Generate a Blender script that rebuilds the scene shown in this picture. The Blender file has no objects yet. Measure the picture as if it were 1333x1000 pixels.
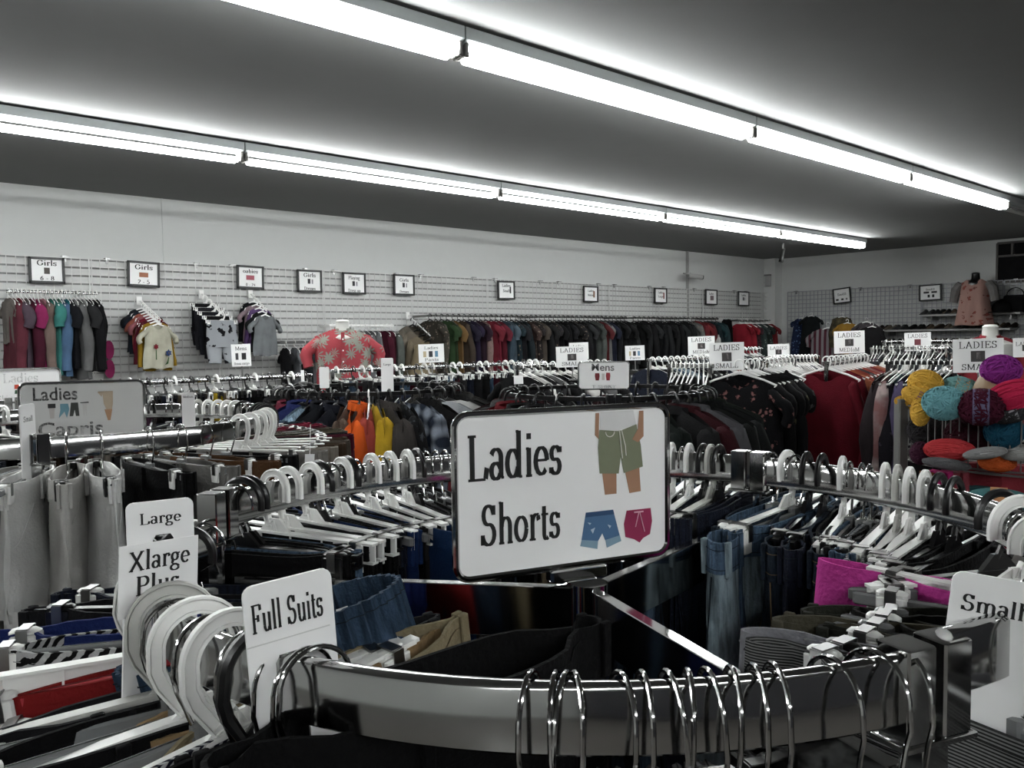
import bpy, math, random
from mathutils import Vector, Matrix
PI = math.pi
C = bpy.context.scene.collection
S = bpy.context.scene
random.seed(7)
# ------------------------------------------------------------------ camera
CZ = 1.50
FPX, YAW, PITCH, ROLL = 1073.6, .7314, -.055, .0132
fw = Vector((math.sin(YAW)*math.cos(PITCH), math.cos(YAW)*math.cos(PITCH), math.sin(PITCH)))
rt = fw.cross(Vector((0, 0, 1))).normalized(); dn = fw.cross(rt)
c_, s_ = math.cos(ROLL), math.sin(ROLL)
rt, dn = c_*rt+s_*dn, -s_*rt+c_*dn
cam = bpy.data.objects.new('camera', bpy.data.cameras.new('camera')); C.objects.link(cam)
m3 = Matrix((rt, -dn, -fw)).transposed()
cam.matrix_world = Matrix.Translation((0, 0, CZ)) @ m3.to_4x4()
cam.data.sensor_width = 36; cam.data.lens = FPX/1333*36; cam.data.clip_start = .02; cam.data.clip_end = 60
S.camera = cam
S.view_settings.view_transform = 'Standard'; S.view_settings.look = 'None'
S.view_settings.gamma = 1; S.view_settings.use_curve_mapping = False
S.view_settings.exposure = 1.5
TUBE = 20.0
w = bpy.data.worlds.new('world'); S.world = w; w.use_nodes = True
w.node_tree.nodes['Background'].inputs[0].default_value = (.6, .62, .62, 1)
w.node_tree.nodes['Background'].inputs[1].default_value = .05

def ray(px, py): return fw+rt*((px-666.5)/FPX)+dn*((py-500)/FPX)
def atD(px, py, d): return Vector((0, 0, CZ))+ray(px, py)*d
def onY(px, py, Y): r = ray(px, py); return Vector((0, 0, CZ))+r*(Y/r.y)
def onX(px, py, X): r = ray(px, py); return Vector((0, 0, CZ))+r*(X/r.x)
def atPZ(px, d, z):            # point at depth d, height z (relative to the lens), near pixel column px
    y = 450
    for _ in range(30):
        p = atD(px, y, d); y -= (z-(p.z-CZ))*FPX/d*1.0
    return atD(px, y, d)
def pxof(P):
    q = Vector(P)-Vector((0, 0, CZ)); d = q.dot(fw)
    return 666.5+FPX*q.dot(rt)/d, 500+FPX*q.dot(dn)/d, d
# ------------------------------------------------------------------ materials
def lin(h):
    if not isinstance(h, str): return (*h, 1) if len(h) == 3 else h
    h = h.lstrip('#'); o = []
    for i in (0, 2, 4):
        v = int(h[i:i+2], 16)/255
        o.append(v/12.92 if v <= .04045 else ((v+.055)/1.055)**2.4)
    return (*o, 1)
MC = {}
def mat(key, col, rough=.6, metal=0, bump=0, scale=40, trans=0, coat=0, emit=0, vary=0, aniso=None, spec=None):
    if key in MC: return MC[key]
    m = bpy.data.materials.new(key); m.use_nodes = True; nt = m.node_tree; b = nt.nodes['Principled BSDF']
    b.inputs['Base Color'].default_value = lin(col); b.inputs['Roughness'].default_value = rough
    b.inputs['Metallic'].default_value = metal
    if trans: b.inputs['Transmission Weight'].default_value = trans
    if coat: b.inputs['Coat Weight'].default_value = coat
    if spec is not None: b.inputs['Specular IOR Level'].default_value = spec
    if emit: b.inputs['Emission Color'].default_value = lin(col); b.inputs['Emission Strength'].default_value = emit
    if bump or vary:
        tc = nt.nodes.new('ShaderNodeTexCoord'); n = nt.nodes.new('ShaderNodeTexNoise')
        n.inputs['Scale'].default_value = scale; n.inputs['Detail'].default_value = 4
        nt.links.new(tc.outputs['Object'], n.inputs['Vector'])
        if bump:
            bp = nt.nodes.new('ShaderNodeBump'); bp.inputs['Strength'].default_value = bump; bp.inputs['Distance'].default_value = .01
            nt.links.new(n.outputs['Fac'], bp.inputs['Height']); nt.links.new(bp.outputs[0], b.inputs['Normal'])
        if vary:
            mx = nt.nodes.new('ShaderNodeMix'); mx.data_type = 'RGBA'
            c = lin(col); mx.inputs[6].default_value = tuple(v*(1-vary) for v in c[:3])+(1,)
            mx.inputs[7].default_value = tuple(min(1, v*(1+vary)) for v in c[:3])+(1,)
            nt.links.new(n.outputs['Fac'], mx.inputs[0]); nt.links.new(mx.outputs[2], b.inputs['Base Color'])
    MC[key] = m; return m
def tone(h, k=.84, dark=.80):
    v = [int(h.lstrip('#')[i:i+2], 16) for i in (0, 2, 4)]; g = sum(v)/3
    return '#%02x%02x%02x' % tuple(max(0, min(255, int((g+(x-g)*k)*dark))) for x in v)
def cloth(col, pat='plain', col2='#dddddd', sc=1.0):
    col, col2 = tone(col), tone(col2)
    key = 'cloth_%s_%s_%s_%s' % (col.strip('#'), pat, col2.strip('#'), sc)
    if key in MC: return MC[key]
    m = bpy.data.materials.new(key); m.use_nodes = True; nt = m.node_tree; N = nt.nodes; L = nt.links
    b = N['Principled BSDF']; b.inputs['Roughness'].default_value = .92
    b.inputs['Specular IOR Level'].default_value = .15
    tc = N.new('ShaderNodeTexCoord')
    def noise(s, d=3, mp=None):
        n = N.new('ShaderNodeTexNoise'); n.inputs['Scale'].default_value = s; n.inputs['Detail'].default_value = d
        if mp:
            q = N.new('ShaderNodeMapping'); q.inputs['Scale'].default_value = mp; L.new(tc.outputs['Object'], q.inputs[0]); L.new(q.outputs[0], n.inputs[0])
        else: L.new(tc.outputs['Object'], n.inputs[0])
        return n.outputs['Fac']
    def ramp(src, stops, interp='LINEAR'):
        r = N.new('ShaderNodeValToRGB'); r.color_ramp.interpolation = interp
        e = r.color_ramp.elements
        while len(e) < len(stops): e.new(.5)
        for i, (p, c) in enumerate(stops): e[i].position = p; e[i].color = lin(c)
        L.new(src, r.inputs[0]); return r.outputs[0]
    def mulc(c, f): c = lin(c); return (c[0]*f, c[1]*f, c[2]*f, 1)
    if pat == 'plain':
        out = ramp(noise(9), [(.3, mulc(col, .82)), (.7, mulc(col, 1.12))])
    elif pat == 'denim':
        out = ramp(noise(30, 6, (6, 6, .7)), [(.3, mulc(col, .5)), (.62, mulc(col, 1.5))])
    elif pat == 'floral':
        v = N.new('ShaderNodeTexVoronoi'); v.inputs['Scale'].default_value = 16*sc; L.new(tc.outputs['Object'], v.inputs[0])
        q = N.new('ShaderNodeMath'); q.operation = 'ADD'; L.new(v.outputs['Distance'], q.inputs[0]); L.new(noise(45*sc), q.inputs[1])
        out = ramp(q.outputs[0], [(.0, col2), (.66, col2), (.74, mulc(col2, .45)), (.80, col)])
    elif pat == 'palm':
        v = N.new('ShaderNodeTexVoronoi'); v.inputs['Scale'].default_value = 7.5*sc; L.new(tc.outputs['Object'], v.inputs[0])
        sub = N.new('ShaderNodeVectorMath'); sub.operation = 'SUBTRACT'
        mp = N.new('ShaderNodeVectorMath'); mp.operation = 'SCALE'; mp.inputs['Scale'].default_value = 7.5*sc
        L.new(tc.outputs['Object'], mp.inputs[0]); L.new(tc.outputs['Object'], sub.inputs[0]); L.new(v.outputs['Position'], sub.inputs[1])
        sp = N.new('ShaderNodeSeparateXYZ'); L.new(sub.outputs[0], sp.inputs[0])
        at = N.new('ShaderNodeMath'); at.operation = 'ARCTAN2'; L.new(sp.outputs[2], at.inputs[0]); L.new(sp.outputs[0], at.inputs[1])
        mu = N.new('ShaderNodeMath'); mu.operation = 'MULTIPLY'; mu.inputs[1].default_value = 9; L.new(at.outputs[0], mu.inputs[0])
        sn = N.new('ShaderNodeMath'); sn.operation = 'SINE'; L.new(mu.outputs[0], sn.inputs[0])
        k = N.new('ShaderNodeMath'); k.operation = 'MULTIPLY_ADD'; k.inputs[1].default_value = .14; L.new(sn.outputs[0], k.inputs[0]); L.new(v.outputs['Distance'], k.inputs[2])
        k2 = N.new('ShaderNodeMath'); k2.operation = 'MULTIPLY_ADD'; k2.inputs[1].default_value = .25; L.new(noise(30), k2.inputs[0]); L.new(k.outputs[0], k2.inputs[2])
        out = ramp(k2.outputs[0], [(.44, col2), (.52, mulc(col2, .8)), (.58, col)])
    elif pat in ('stripe', 'hstripe', 'plaid', 'zig'):
        def wave(ax, s, dist=0):
            t = N.new('ShaderNodeTexWave'); t.wave_type = 'BANDS'; t.bands_direction = ax; t.inputs['Scale'].default_value = s
            t.inputs['Distortion'].default_value = dist; t.inputs['Detail Scale'].default_value = 1.5; L.new(tc.outputs['Object'], t.inputs[0]); return t.outputs['Fac']
        if pat == 'stripe': out = ramp(wave('X', 14*sc), [(.45, col), (.55, col2)])
        elif pat == 'hstripe': out = ramp(wave('Z', 14*sc), [(.45, col), (.55, col2)])
        elif pat == 'zig': out = ramp(wave('DIAGONAL', 16*sc, 3), [(.45, col), (.55, col2)])
        else:
            a = N.new('ShaderNodeMath'); a.operation = 'ADD'; L.new(wave('X', 7*sc), a.inputs[0]); L.new(wave('Z', 7*sc), a.inputs[1])
            a2 = N.new('ShaderNodeMath'); a2.operation = 'MULTIPLY'; a2.inputs[1].default_value = .5; L.new(a.outputs[0], a2.inputs[0])
            out = ramp(a2.outputs[0], [(.35, col), (.6, mulc(col2, .45)), (.9, col2)])
    elif pat == 'dye':
        out = ramp(noise(9, 5), [(.38, col), (.55, mulc(col2, .6)), (.66, col2)])
    L.new(out, b.inputs['Base Color'])
    bp = N.new('ShaderNodeBump'); bp.inputs['Strength'].default_value = .5; bp.inputs['Distance'].default_value = .004
    L.new(noise(160 if pat != 'denim' else 260, 2), bp.inputs['Height']); L.new(bp.outputs[0], b.inputs['Normal'])
    MC[key] = m; return m
CHROME = mat('chrome', '#b9b9b8', .10, 1, vary=.05, scale=5)
STEEL = mat('brushed_steel', '#8d8d8c', .28, 1, vary=.1)
WIREGREY = mat('grey_wire', '#6a6a68', .45, .3, vary=.1)
WP = mat('white_plastic', '#e4e4e1', .35, 0, vary=.06, scale=8)
WP2 = mat('aged_white_plastic', '#b5b5b0', .4, 0, vary=.08, scale=8)
BP = mat('black_plastic', '#0d0d0e', .28, 0, vary=.1, scale=8)
GP = mat('clear_grey_plastic', '#8b8d8d', .25, 0, trans=.35, vary=.08, scale=12)
RP = mat('red_tinted_clear_bar', '#b53a40', .3, 0, trans=.2, vary=.1)
INK = mat('black_ink', '#151515', .8, vary=.05)
PAPER = mat('white_card', '#ebebea', .55, vary=.015, scale=3)
PAPER2 = mat('grey_white_card', '#cbcbc9', .6, vary=.03, scale=3)
BLACK = mat('black_frame', '#141414', .4, vary=.1)
WALL = mat('wall_paint', '#bfc1bf', .8, bump=.05, scale=8, vary=.03)
SLATM = mat('slatwall_board', '#c2c3c1', .6, vary=.04, scale=6)
GROOVE = mat('slatwall_groove', '#8f8f8e', .7, vary=.05)
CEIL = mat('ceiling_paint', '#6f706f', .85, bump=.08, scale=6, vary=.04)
FLOORM = mat('floor_tile', '#575450', .35, vary=.15, scale=3)
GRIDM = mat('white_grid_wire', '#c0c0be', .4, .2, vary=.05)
TUBEM = mat('fluorescent_tube', '#f7f9f9', .4, emit=TUBE)
BATTEN = mat('white_enamel', '#aab0b0', .35, vary=.04)
DARKMETAL = mat('dark_socket', '#75736f', .5, .3, vary=.1)
WHITEFIX = mat('shelf_white', '#9a9a98', .5, vary=.05)
# ------------------------------------------------------------------ mesh builder
class MB:
    def __init__(s): s.v = []; s.f = []
    def add(s, vs, fs):
        o = len(s.v); s.v += [tuple(v) for v in vs]; s.f += [tuple(i+o for i in f) for f in fs]; return s
    def box(s, c, d, rz=0, M=None):
        x, y, z = d[0]/2, d[1]/2, d[2]/2
        vs = [Vector((sx*x, sy*y, sz*z)) for sz in (-1, 1) for sy in (-1, 1) for sx in (-1, 1)]
        if rz: R = Matrix.Rotation(rz, 3, 'Z'); vs = [R@v for v in vs]
        if M: vs = [M@v for v in vs]
        return s.add([v+Vector(c) for v in vs], [(0, 2, 3, 1), (4, 5, 7, 6), (0, 1, 5, 4), (2, 6, 7, 3), (0, 4, 6, 2), (1, 3, 7, 5)])
    def rbox(s, c, d, b, rz=0):     # box with bevelled edges
        x, y, z = [v/2 for v in d]; b = min(b, x*.9, y*.9, z*.9)
        oct_ = lambda X, Y: [(X, -Y+b), (X, Y-b), (X-b, Y), (-X+b, Y), (-X, Y-b), (-X, -Y+b), (-X+b, -Y), (X-b, -Y)]
        rings = [(oct_(x-b*.6, y-b*.6), -z), (oct_(x, y), -z+b*.6), (oct_(x, y), z-b*.6), (oct_(x-b*.6, y-b*.6), z)]
        R = Matrix.Rotation(rz, 3, 'Z'); vs = []; fs = []
        for r, zz in rings: vs += [R@Vector((p[0], p[1], zz))+Vector(c) for p in r]
        for k in range(3):
            for i in range(8): fs.append((k*8+i, k*8+(i+1) % 8, k*8+8+(i+1) % 8, k*8+8+i))
        fs += [tuple(range(7, -1, -1)), tuple(range(24, 32))]
        return s.add(vs, fs)
    def tube(s, path, r, n=6, up=None, rx=None, closed=False, cap=True):
        P = [Vector(p) for p in path]; m = len(P); vs = []; fs = []; prev = None
        for i, p in enumerate(P):
            a = P[i-1] if (i or closed) else p; b = P[(i+1) % m] if (i < m-1 or closed) else p
            t = (b-a).normalized()
            if up is not None: u = Vector(up)
            elif prev is None: u = Vector((0, 0, 1)) if abs(t.z) < .9 else Vector((1, 0, 0))
            else: u = prev
            sd = t.cross(u)
            sd = sd.normalized() if sd.length > 1e-6 else Vector((1, 0, 0)); u2 = sd.cross(t).normalized(); prev = u2
            rr = r[i] if hasattr(r, '__len__') else r
            r2 = (rx[i] if hasattr(rx, '__len__') else rx) if rx is not None else rr
            for k in range(n):
                a_ = 2*PI*(k+.5)/n; vs.append(p+sd*(r2*math.cos(a_))+u2*(rr*math.sin(a_)))
        for i in range(m if closed else m-1):
            j = (i+1) % m
            for k in range(n): fs.append((i*n+k, i*n+(k+1) % n, j*n+(k+1) % n, j*n+k))
        if cap and not closed: fs += [tuple(range(n-1, -1, -1)), tuple(range((m-1)*n, m*n))]
        return s.add(vs, fs)
    def prof(s, pts, prof, closed=False):   # sweep 2D profile (side, up) along horizontal path
        P = [Vector(p) for p in pts]; m = len(P); n = len(prof); vs = []; fs = []
        for i, p in enumerate(P):
            a = P[i-1] if i else p; b = P[i+1] if i < m-1 else p
            t = (b-a).normalized(); sd = Vector((t.y, -t.x, 0)).normalized()
            for q in prof: vs.append(p+sd*q[0]+Vector((0, 0, q[1])))
        for i in range(m-1):
            for k in range(n): fs.append((i*n+k, i*n+(k+1) % n, (i+1)*n+(k+1) % n, (i+1)*n+k))
        fs += [tuple(range(n-1, -1, -1)), tuple(range((m-1)*n, m*n))]
        return s.add(vs, fs)
    def plate(s, pts, y0, y1):      # polygon in XZ extruded along y
        n = len(pts); vs = [Vector((p[0], y0, p[1])) for p in pts]+[Vector((p[0], y1, p[1])) for p in pts]
        fs = [tuple(range(n)), tuple(range(2*n-1, n-1, -1))]+[(i, n+i, n+(i+1) % n, (i+1) % n) for i in range(n)]
        return s.add(vs, fs)
    def lathe(s, pr, c=(0, 0, 0), n=16, sx=1, sy=1):
        vs = []; fs = []
        for r, z in pr:
            for k in range(n): a = 2*PI*k/n; vs.append(Vector((c[0]+r*sx*math.cos(a), c[1]+r*sy*math.sin(a), c[2]+z)))
        for i in range(len(pr)-1):
            for k in range(n): fs.append((i*n+k, i*n+(k+1) % n, (i+1)*n+(k+1) % n, (i+1)*n+k))
        fs += [tuple(range(n-1, -1, -1)), tuple(range((len(pr)-1)*n, len(pr)*n))]
        return s.add(vs, fs)
    def ball(s, c, r, n=12, m=8, M=None):
        rr = r if hasattr(r, '__len__') else (r, r, r); vs = []; fs = []
        for j in range(1, m):
            t = PI*j/m
            for k in range(n):
                a = 2*PI*k/n; v = Vector((rr[0]*math.sin(t)*math.cos(a), rr[1]*math.sin(t)*math.sin(a), rr[2]*math.cos(t)))
                vs.append((M@v if M else v)+Vector(c))
        for v in (Vector((0, 0, rr[2])), Vector((0, 0, -rr[2]))): vs.append((M@v if M else v)+Vector(c))
        for j in range(m-2):
            for k in range(n): fs.append((j*n+k, (j+1)*n+k, (j+1)*n+(k+1) % n, j*n+(k+1) % n))
        T = (m-1)*n
        for k in range(n): fs.append((T, k, (k+1) % n)); fs.append((T+1, (m-2)*n+(k+1) % n, (m-2)*n+k))
        return s.add(vs, fs)
    def mesh(s, name, smooth=True, ang=40):
        me = bpy.data.meshes.new(name); me.from_pydata(s.v, [], s.f); me.update()
        if smooth:
            me.polygons.foreach_set('use_smooth', [True]*len(me.polygons))
            try: me.set_sharp_from_angle(angle=math.radians(ang))
            except Exception: pass
        return me
def mesh_obj(name, me, m, parent=None):
    o = bpy.data.objects.new(name, me)
    if not me.materials: me.materials.append(m)
    o.material_slots[0].link = 'OBJECT'; o.material_slots[0].material = m
    C.objects.link(o)
    if parent is not None: o.parent = parent
    return o
def part(name, mb, m, parent=None, smooth=True, label=None, ang=40):
    me = mb if isinstance(mb, bpy.types.Mesh) else mb.mesh(name, smooth, ang)
    o = mesh_obj(name, me, m, parent)
    if label: o['label'] = label
    return o
LABELS = {}
def tag(o, label, cat, group=None):
    o['label'] = label; o['category'] = cat
    if group: o['group'] = group
    LABELS[label] = LABELS.get(label, 0)+1
    n = len(label.split())
    if n < 4 or n > 16: print('LABEL LEN', n, label)
    return o
def thing(name, label, cat, loc=(0, 0, 0), rz=0, group=None, ry=0, rx=0):
    o = bpy.data.objects.new(name, None); C.objects.link(o); o.location = loc; o.rotation_euler = (rx, ry, rz)
    o.empty_display_size = .05
    return tag(o, label, cat, group)
def struct(name, mb, m, smooth=False):
    o = part(name, mb, m, None, smooth); o['kind'] = 'structure'; return o
ORD = ['first', 'second', 'third', 'fourth', 'fifth', 'sixth', 'seventh', 'eighth', 'ninth', 'tenth', 'eleventh', 'twelfth', 'thirteenth',
       'fourteenth', 'fifteenth', 'sixteenth', 'seventeenth', 'eighteenth', 'nineteenth', 'twentieth', '21st', '22nd', '23rd', '24th', '25th', '26th', '27th', '28th', '29th', '30th', '31st', '32nd', '33rd', '34th', '35th', '36th', '37th', '38th', '39th', '40th', '41st', '42nd', '43rd', '44th', '45th', '46th', '47th', '48th', '49th', '50th', '51st', '52nd', '53rd', '54th', '55th', '56th', '57th', '58th', '59th', '60th']
# ------------------------------------------------------------------ lettering
def A(cx, cy, rx, ry, a0, a1, n=14):
    return [(cx+rx*math.cos(math.radians(a0+(a1-a0)*i/n)), cy+ry*math.sin(math.radians(a0+(a1-a0)*i/n))) for i in range(n+1)]
def ser(x, y, w=.085): return [(x-w, y), (x+w, y)]
GL = {
 'L': (.6, [[(.15, 0), (.15, .66)], [(.04, .01), (.5, .01)], [(.5, .02), (.54, .18)], ser(.15, .65, .11)]),
 'a': (.44, [A(.18, .12, .12, .115, 30, 330), [(.32, .02), (.32, .33)], A(.19, .32, .13, .12, 0, 160), [(.32, .02), (.4, .02)]]),
 'd': (.52, [A(.2, .215, .15, .2, 20, 340), [(.37, 0), (.37, .7)], [(.29, .69), (.37, .69)], [(.37, .01), (.46, .01)]]),
 'i': (.27, [[(.13, 0), (.13, .43)], ser(.13, .01), [(.05, .42), (.13, .42)], [(.13, .56), (.13, .65)]]),
 'e': (.43, [A(.21, .22, .16, .2, 0, 320), [(.06, .23), (.37, .23)]]),
 's': (.37, [A(.18, .32, .11, .1, 20, 250, 10)+A(.18, .12, .12, .11, 80, -160, 12), [(.3, .33), (.3, .42)], [(.06, .11), (.06, .02)]]),
 'S': (.54, [A(.26, .5, .15, .155, 20, 260, 12)+A(.26, .18, .18, .17, 80, -160, 14), [(.42, .5), (.42, .66)], [(.08, .18), (.08, .01)]]),
 'h': (.53, [[(.13, 0), (.13, .7)], A(.27, .29, .13, .14, 180, 0), [(.4, 0), (.4, .3)], ser(.13, .01), ser(.4, .01), [(.05, .69), (.13, .69)]]),
 'o': (.47, [A(.23, .215, .17, .2, 0, 360, 20)]),
 'r': (.38, [[(.13, 0), (.13, .43)], A(.26, .28, .13, .15, 175, 60), [(.32, .36), (.34, .36)], ser(.13, .01, .1), [(.05, .42), (.13, .42)], [(.31, .41), (.33, .33)]]),
 't': (.3, [[(.13, .08), (.13, .56)], [(.04, .42), (.27, .42)], A(.2, .09, .07, .09, 180, 320, 8)]),
 'g': (.46, [A(.2, .29, .13, .135, 0, 360, 18), [(.3, .39), (.42, .41)], A(.2, -.1, .17, .1, 0, 360, 18), [(.12, .17), (.09, .07), (.12, .02), (.3, .01)]]),
 'X': (.68, [[(.12, .65), (.56, 0)], [(.54, .65), (.1, 0)], ser(.12, .65), ser(.55, .65), ser(.1, .01), ser(.56, .01, .09)]),
 'P': (.58, [[(.15, 0), (.15, .66)], [(.15, .64), (.32, .64)]+A(.32, .48, .17, .16, 90, -90, 12)+[(.15, .32)], ser(.15, .01, .11), [(.05, .65), (.15, .65)]]),
 'l': (.27, [[(.13, 0), (.13, .7)], ser(.13, .01), [(.05, .69), (.13, .69)]]),
 'u': (.53, [[(.13, .43), (.13, .14)], A(.25, .14, .12, .13, 180, 330, 10), [(.4, 0), (.4, .43)], [(.05, .42), (.13, .42)], [(.32, .42), (.4, .42)], [(.4, .01), (.48, .01)]]),
 'F': (.56, [[(.15, 0), (.15, .66)], [(.05, .65), (.5, .65)], [(.5, .65), (.51, .52)], [(.15, .34), (.37, .34)], [(.37, .42), (.37, .26)], ser(.15, .01, .11)]),
 'm': (.8, [[(.13, 0), (.13, .43)], A(.265, .29, .135, .14, 180, 0), [(.4, 0), (.4, .3)], A(.535, .29, .135, .14, 180, 0), [(.67, 0), (.67, .3)], ser(.13, .01), ser(.4, .01), ser(.67, .01), [(.05, .42), (.13, .42)]]),
 'n': (.53, [[(.13, 0), (.13, .43)], A(.265, .29, .135, .14, 180, 0), [(.4, 0), (.4, .3)], ser(.13, .01), ser(.4, .01), [(.05, .42), (.13, .42)]]),
 'M': (.85, [[(.13, 0), (.13, .66)], [(.13, .66), (.42, .04)], [(.42, .04), (.7, .66)], [(.7, 0), (.7, .66)], ser(.13, .01), ser(.7, .01, .1), ser(.12, .65), ser(.71, .65)]),
 'D': (.68, [[(.15, 0), (.15, .66)], [(.05, .65), (.28, .65)]+A(.28, .33, .28, .32, 90, -90, 16)+[(.05, .01)]]),
 'I': (.36, [[(.17, 0), (.17, .66)], ser(.17, .01, .12), ser(.17, .65, .12)]),
 'E': (.6, [[(.15, 0), (.15, .66)], [(.05, .65), (.5, .65)], [(.5, .65), (.51, .52)], [(.15, .34), (.37, .34)], [(.37, .42), (.37, .26)], [(.05, .01), (.52, .01)], [(.52, .01), (.54, .15)]]),
 'A': (.66, [[(.1, 0), (.32, .66)], [(.32, .66), (.56, 0)], [(.17, .22), (.48, .22)], ser(.1, .01), ser(.56, .01, .1)]),
 'R': (.64, [[(.15, 0), (.15, .66)], [(.05, .65), (.32, .65)]+A(.32, .49, .16, .15, 90, -90, 12)+[(.15, .33)], [(.32, .33), (.54, .01)], ser(.15, .01, .11), ser(.57, .01, .06)]),
 'G': (.7, [A(.35, .33, .25, .32, 40, 330, 20), [(.58, .28), (.58, .08)], [(.47, .29), (.67, .29)], [(.55, .65), (.55, .48)]]),
 '-': (.3, [[(.05, .22), (.25, .22)], [(.05, .25), (.25, .25)]]),
 '&': (.6, [A(.27, .52, .11, .12, -60, 250, 14), [(.2, .42), (.52, .02)], A(.24, .17, .17, .16, 110, 330, 12), [(.38, .08), (.5, .32)]]),
 'k': (.52, [[(.13, 0), (.13, .7)], [(.15, .2), (.38, .42)], [(.2, .26), (.42, 0)], ser(.13, .01), ser(.4, .01)]),
 'b': (.5, [[(.13, 0), (.13, .7)], A(.28, .215, .14, .2, 160, -160)]),
 'y': (.5, [[(.1, .43), (.27, .02)], [(.42, .43), (.27, .02), (.2, -.15), (.1, -.18)], ser(.1, .42), ser(.42, .42)]),
 'p': (.52, [[(.13, -.22), (.13, .43)], A(.28, .215, .15, .2, 160, -160), ser(.13, -.21), [(.05, .42), (.13, .42)]]),
 ' ': (.28, []),
}
for d_, st in {'0': [A(.23, .33, .15, .32, 0, 360, 18)], '2': [A(.23, .47, .14, .17, 160, -40, 12)+[(.08, .02), (.4, .02)]], '5': [[(.38, .64), (.14, .64), (.11, .37)]+A(.21, .21, .15, .2, 110, -160, 12)],
               '6': [A(.23, .2, .14, .19, 0, 360, 16), [(.09, .2), (.14, .45), (.34, .64)]], '8': [A(.23, .49, .12, .15, 0, 360, 14), A(.23, .18, .15, .17, 0, 360, 14)], '4': [[(.3, 0), (.3, .64), (.06, .2), (.42, .2)]], '3': [A(.2, .49, .12, .14, 150, -80, 10)+A(.2, .19, .15, .17, 80, -150, 10)]}.items():
    GL[d_] = (.46, st)
def serif_mesh(txt, h, sx=1.0, bold=.105, thin=.04, align='c', k=.0008):
    """lettering in XZ plane facing -Y, cap height ~ .66*h; centred"""
    mb = MB(); x = 0; polys = []
    for ch in txt:
        adv, sts = GL.get(ch, GL['o'])
        for st in sts:
            n = len(st); L_ = []; R_ = []
            for i, p in enumerate(st):
                a = st[max(i-1, 0)]; b = st[min(i+1, n-1)]
                dx, dy = b[0]-a[0], b[1]-a[1]; l = math.hypot(dx, dy) or 1
                w_ = (thin+(bold-thin)*abs(dy)/l)/2
                nx, ny = -dy/l*w_, dx/l*w_
                L_.append((x+p[0]+nx, p[1]+ny)); R_.append((x+p[0]-nx, p[1]-ny))
            for i in range(n-1): polys.append([L_[i], L_[i+1], R_[i+1], R_[i]])
        x += adv
    ox = x/2 if align == 'c' else 0
    for q in polys:
        pts = [((a-ox)*h*sx, b*h) for a, b in q]
        o = len(mb.v); mb.add([(p[0], 0, p[1]) for p in pts], [(0, 1, 2, 3)])
    return mb, x*h*sx
SANS = {}
def sans_mesh(txt, h):
    cu = bpy.data.curves.new('t', 'FONT'); cu.body = txt; cu.size = h; cu.align_x = 'CENTER'; cu.resolution_u = 3; cu.offset = h*.014
    o = bpy.data.objects.new('t', cu); me = bpy.data.meshes.new_from_object(o)
    bpy.data.objects.remove(o)
    me.transform(Matrix.Rotation(PI/2, 4, 'X')); me.materials.clear()
    return me
def letter(par, txt, x, z, h, y=-.001, sx=1.0, font='serif', m=INK, width=None, name='lettering', bold=.105):
    """place lettering on a sign whose face looks along local -Y"""
    if font == 'serif':
        mb, w_ = serif_mesh(txt, h, sx, bold)
        if width: k = width/w_; mb.v = [(a*k, b, c) for a, b, c in mb.v]
        me = mb.mesh(name, False)
    else:
        me = sans_mesh(txt, h)
        if width:
            xs = [v.co.x for v in me.vertices]; k = width/(max(xs)-min(xs))
            for v in me.vertices: v.co.x *= k
    me.name = 'lettering'
    o = mesh_obj(name, me, m, par); o.location = (x, y, z); return o
def flat(par, name, pts, m, y=-.0012, t=.0004):
    o = part(name, MB().plate(pts, y, y+t), m, par, False); return o
def rrect(w_, h_, r, n=4, cx=0, cz=0):
    o = []
    for qx, qz, a in ((1, 1, 0), (-1, 1, 90), (-1, -1, 180), (1, -1, 270)):
        for i in range(n+1):
            t = math.radians(a+90*i/n); o.append((cx+qx*(w_/2-r)+r*math.cos(t), cz+qz*(h_/2-r)+r*math.sin(t)))
    return o
def ink(c): return mat('print_'+c.strip('#'), c, .7, vary=.08, scale=60)
# ================================================================== SETTING
ZC = CZ+1.44; YW = 8.5; XR = 14.32; XL = -6.5; YF = -5.5
struct('floor', MB().box(((XL+XR)/2, (YW+YF)/2, -.05), (XR-XL+.4, YW-YF+.4, .1)), FLOORM)
struct('ceiling', MB().box(((XL+XR)/2, (YW+YF)/2, ZC+.05), (XR-XL+.4, YW-YF+.4, .1)), CEIL)
struct('wall_back', MB().box(((XL+XR)/2, YW+.1, ZC/2), (XR-XL+.4, .2, ZC)), WALL)
struct('wall_right', MB().box((XR+.1, (YW+YF)/2, ZC/2), (.2, YW-YF, ZC)), WALL)
struct('wall_left', MB().box((XL-.1, (YW+YF)/2, ZC/2), (.2, YW-YF, ZC)), WALL)
struct('wall_front', MB().box(((XL+XR)/2, YF-.1, ZC/2), (XR-XL, .2, ZC)), mat('dark_front_wall', '#2a2a2e', .7, bump=.05, scale=6, vary=.1))
struct('trim_1', MB().box((XR-.12, YW-.12, ZC/2), (.24, .24, ZC)), WALL)
ZG = CZ+.80
# drywall seam in the upper back wall and vertical cover strip
sx = onY(212, 300, YW).x
struct('trim_2', MB().box((sx, YW-.004, (ZG+ZC)/2), (.012, .01, ZC-ZG)), WALL)
sx = onY(893, 360, YW).x
struct('trim_3', MB().box((sx, YW-.03, (ZG+CZ+1.1)/2), (.02, .05, 1.3)), WHITEFIX)
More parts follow.
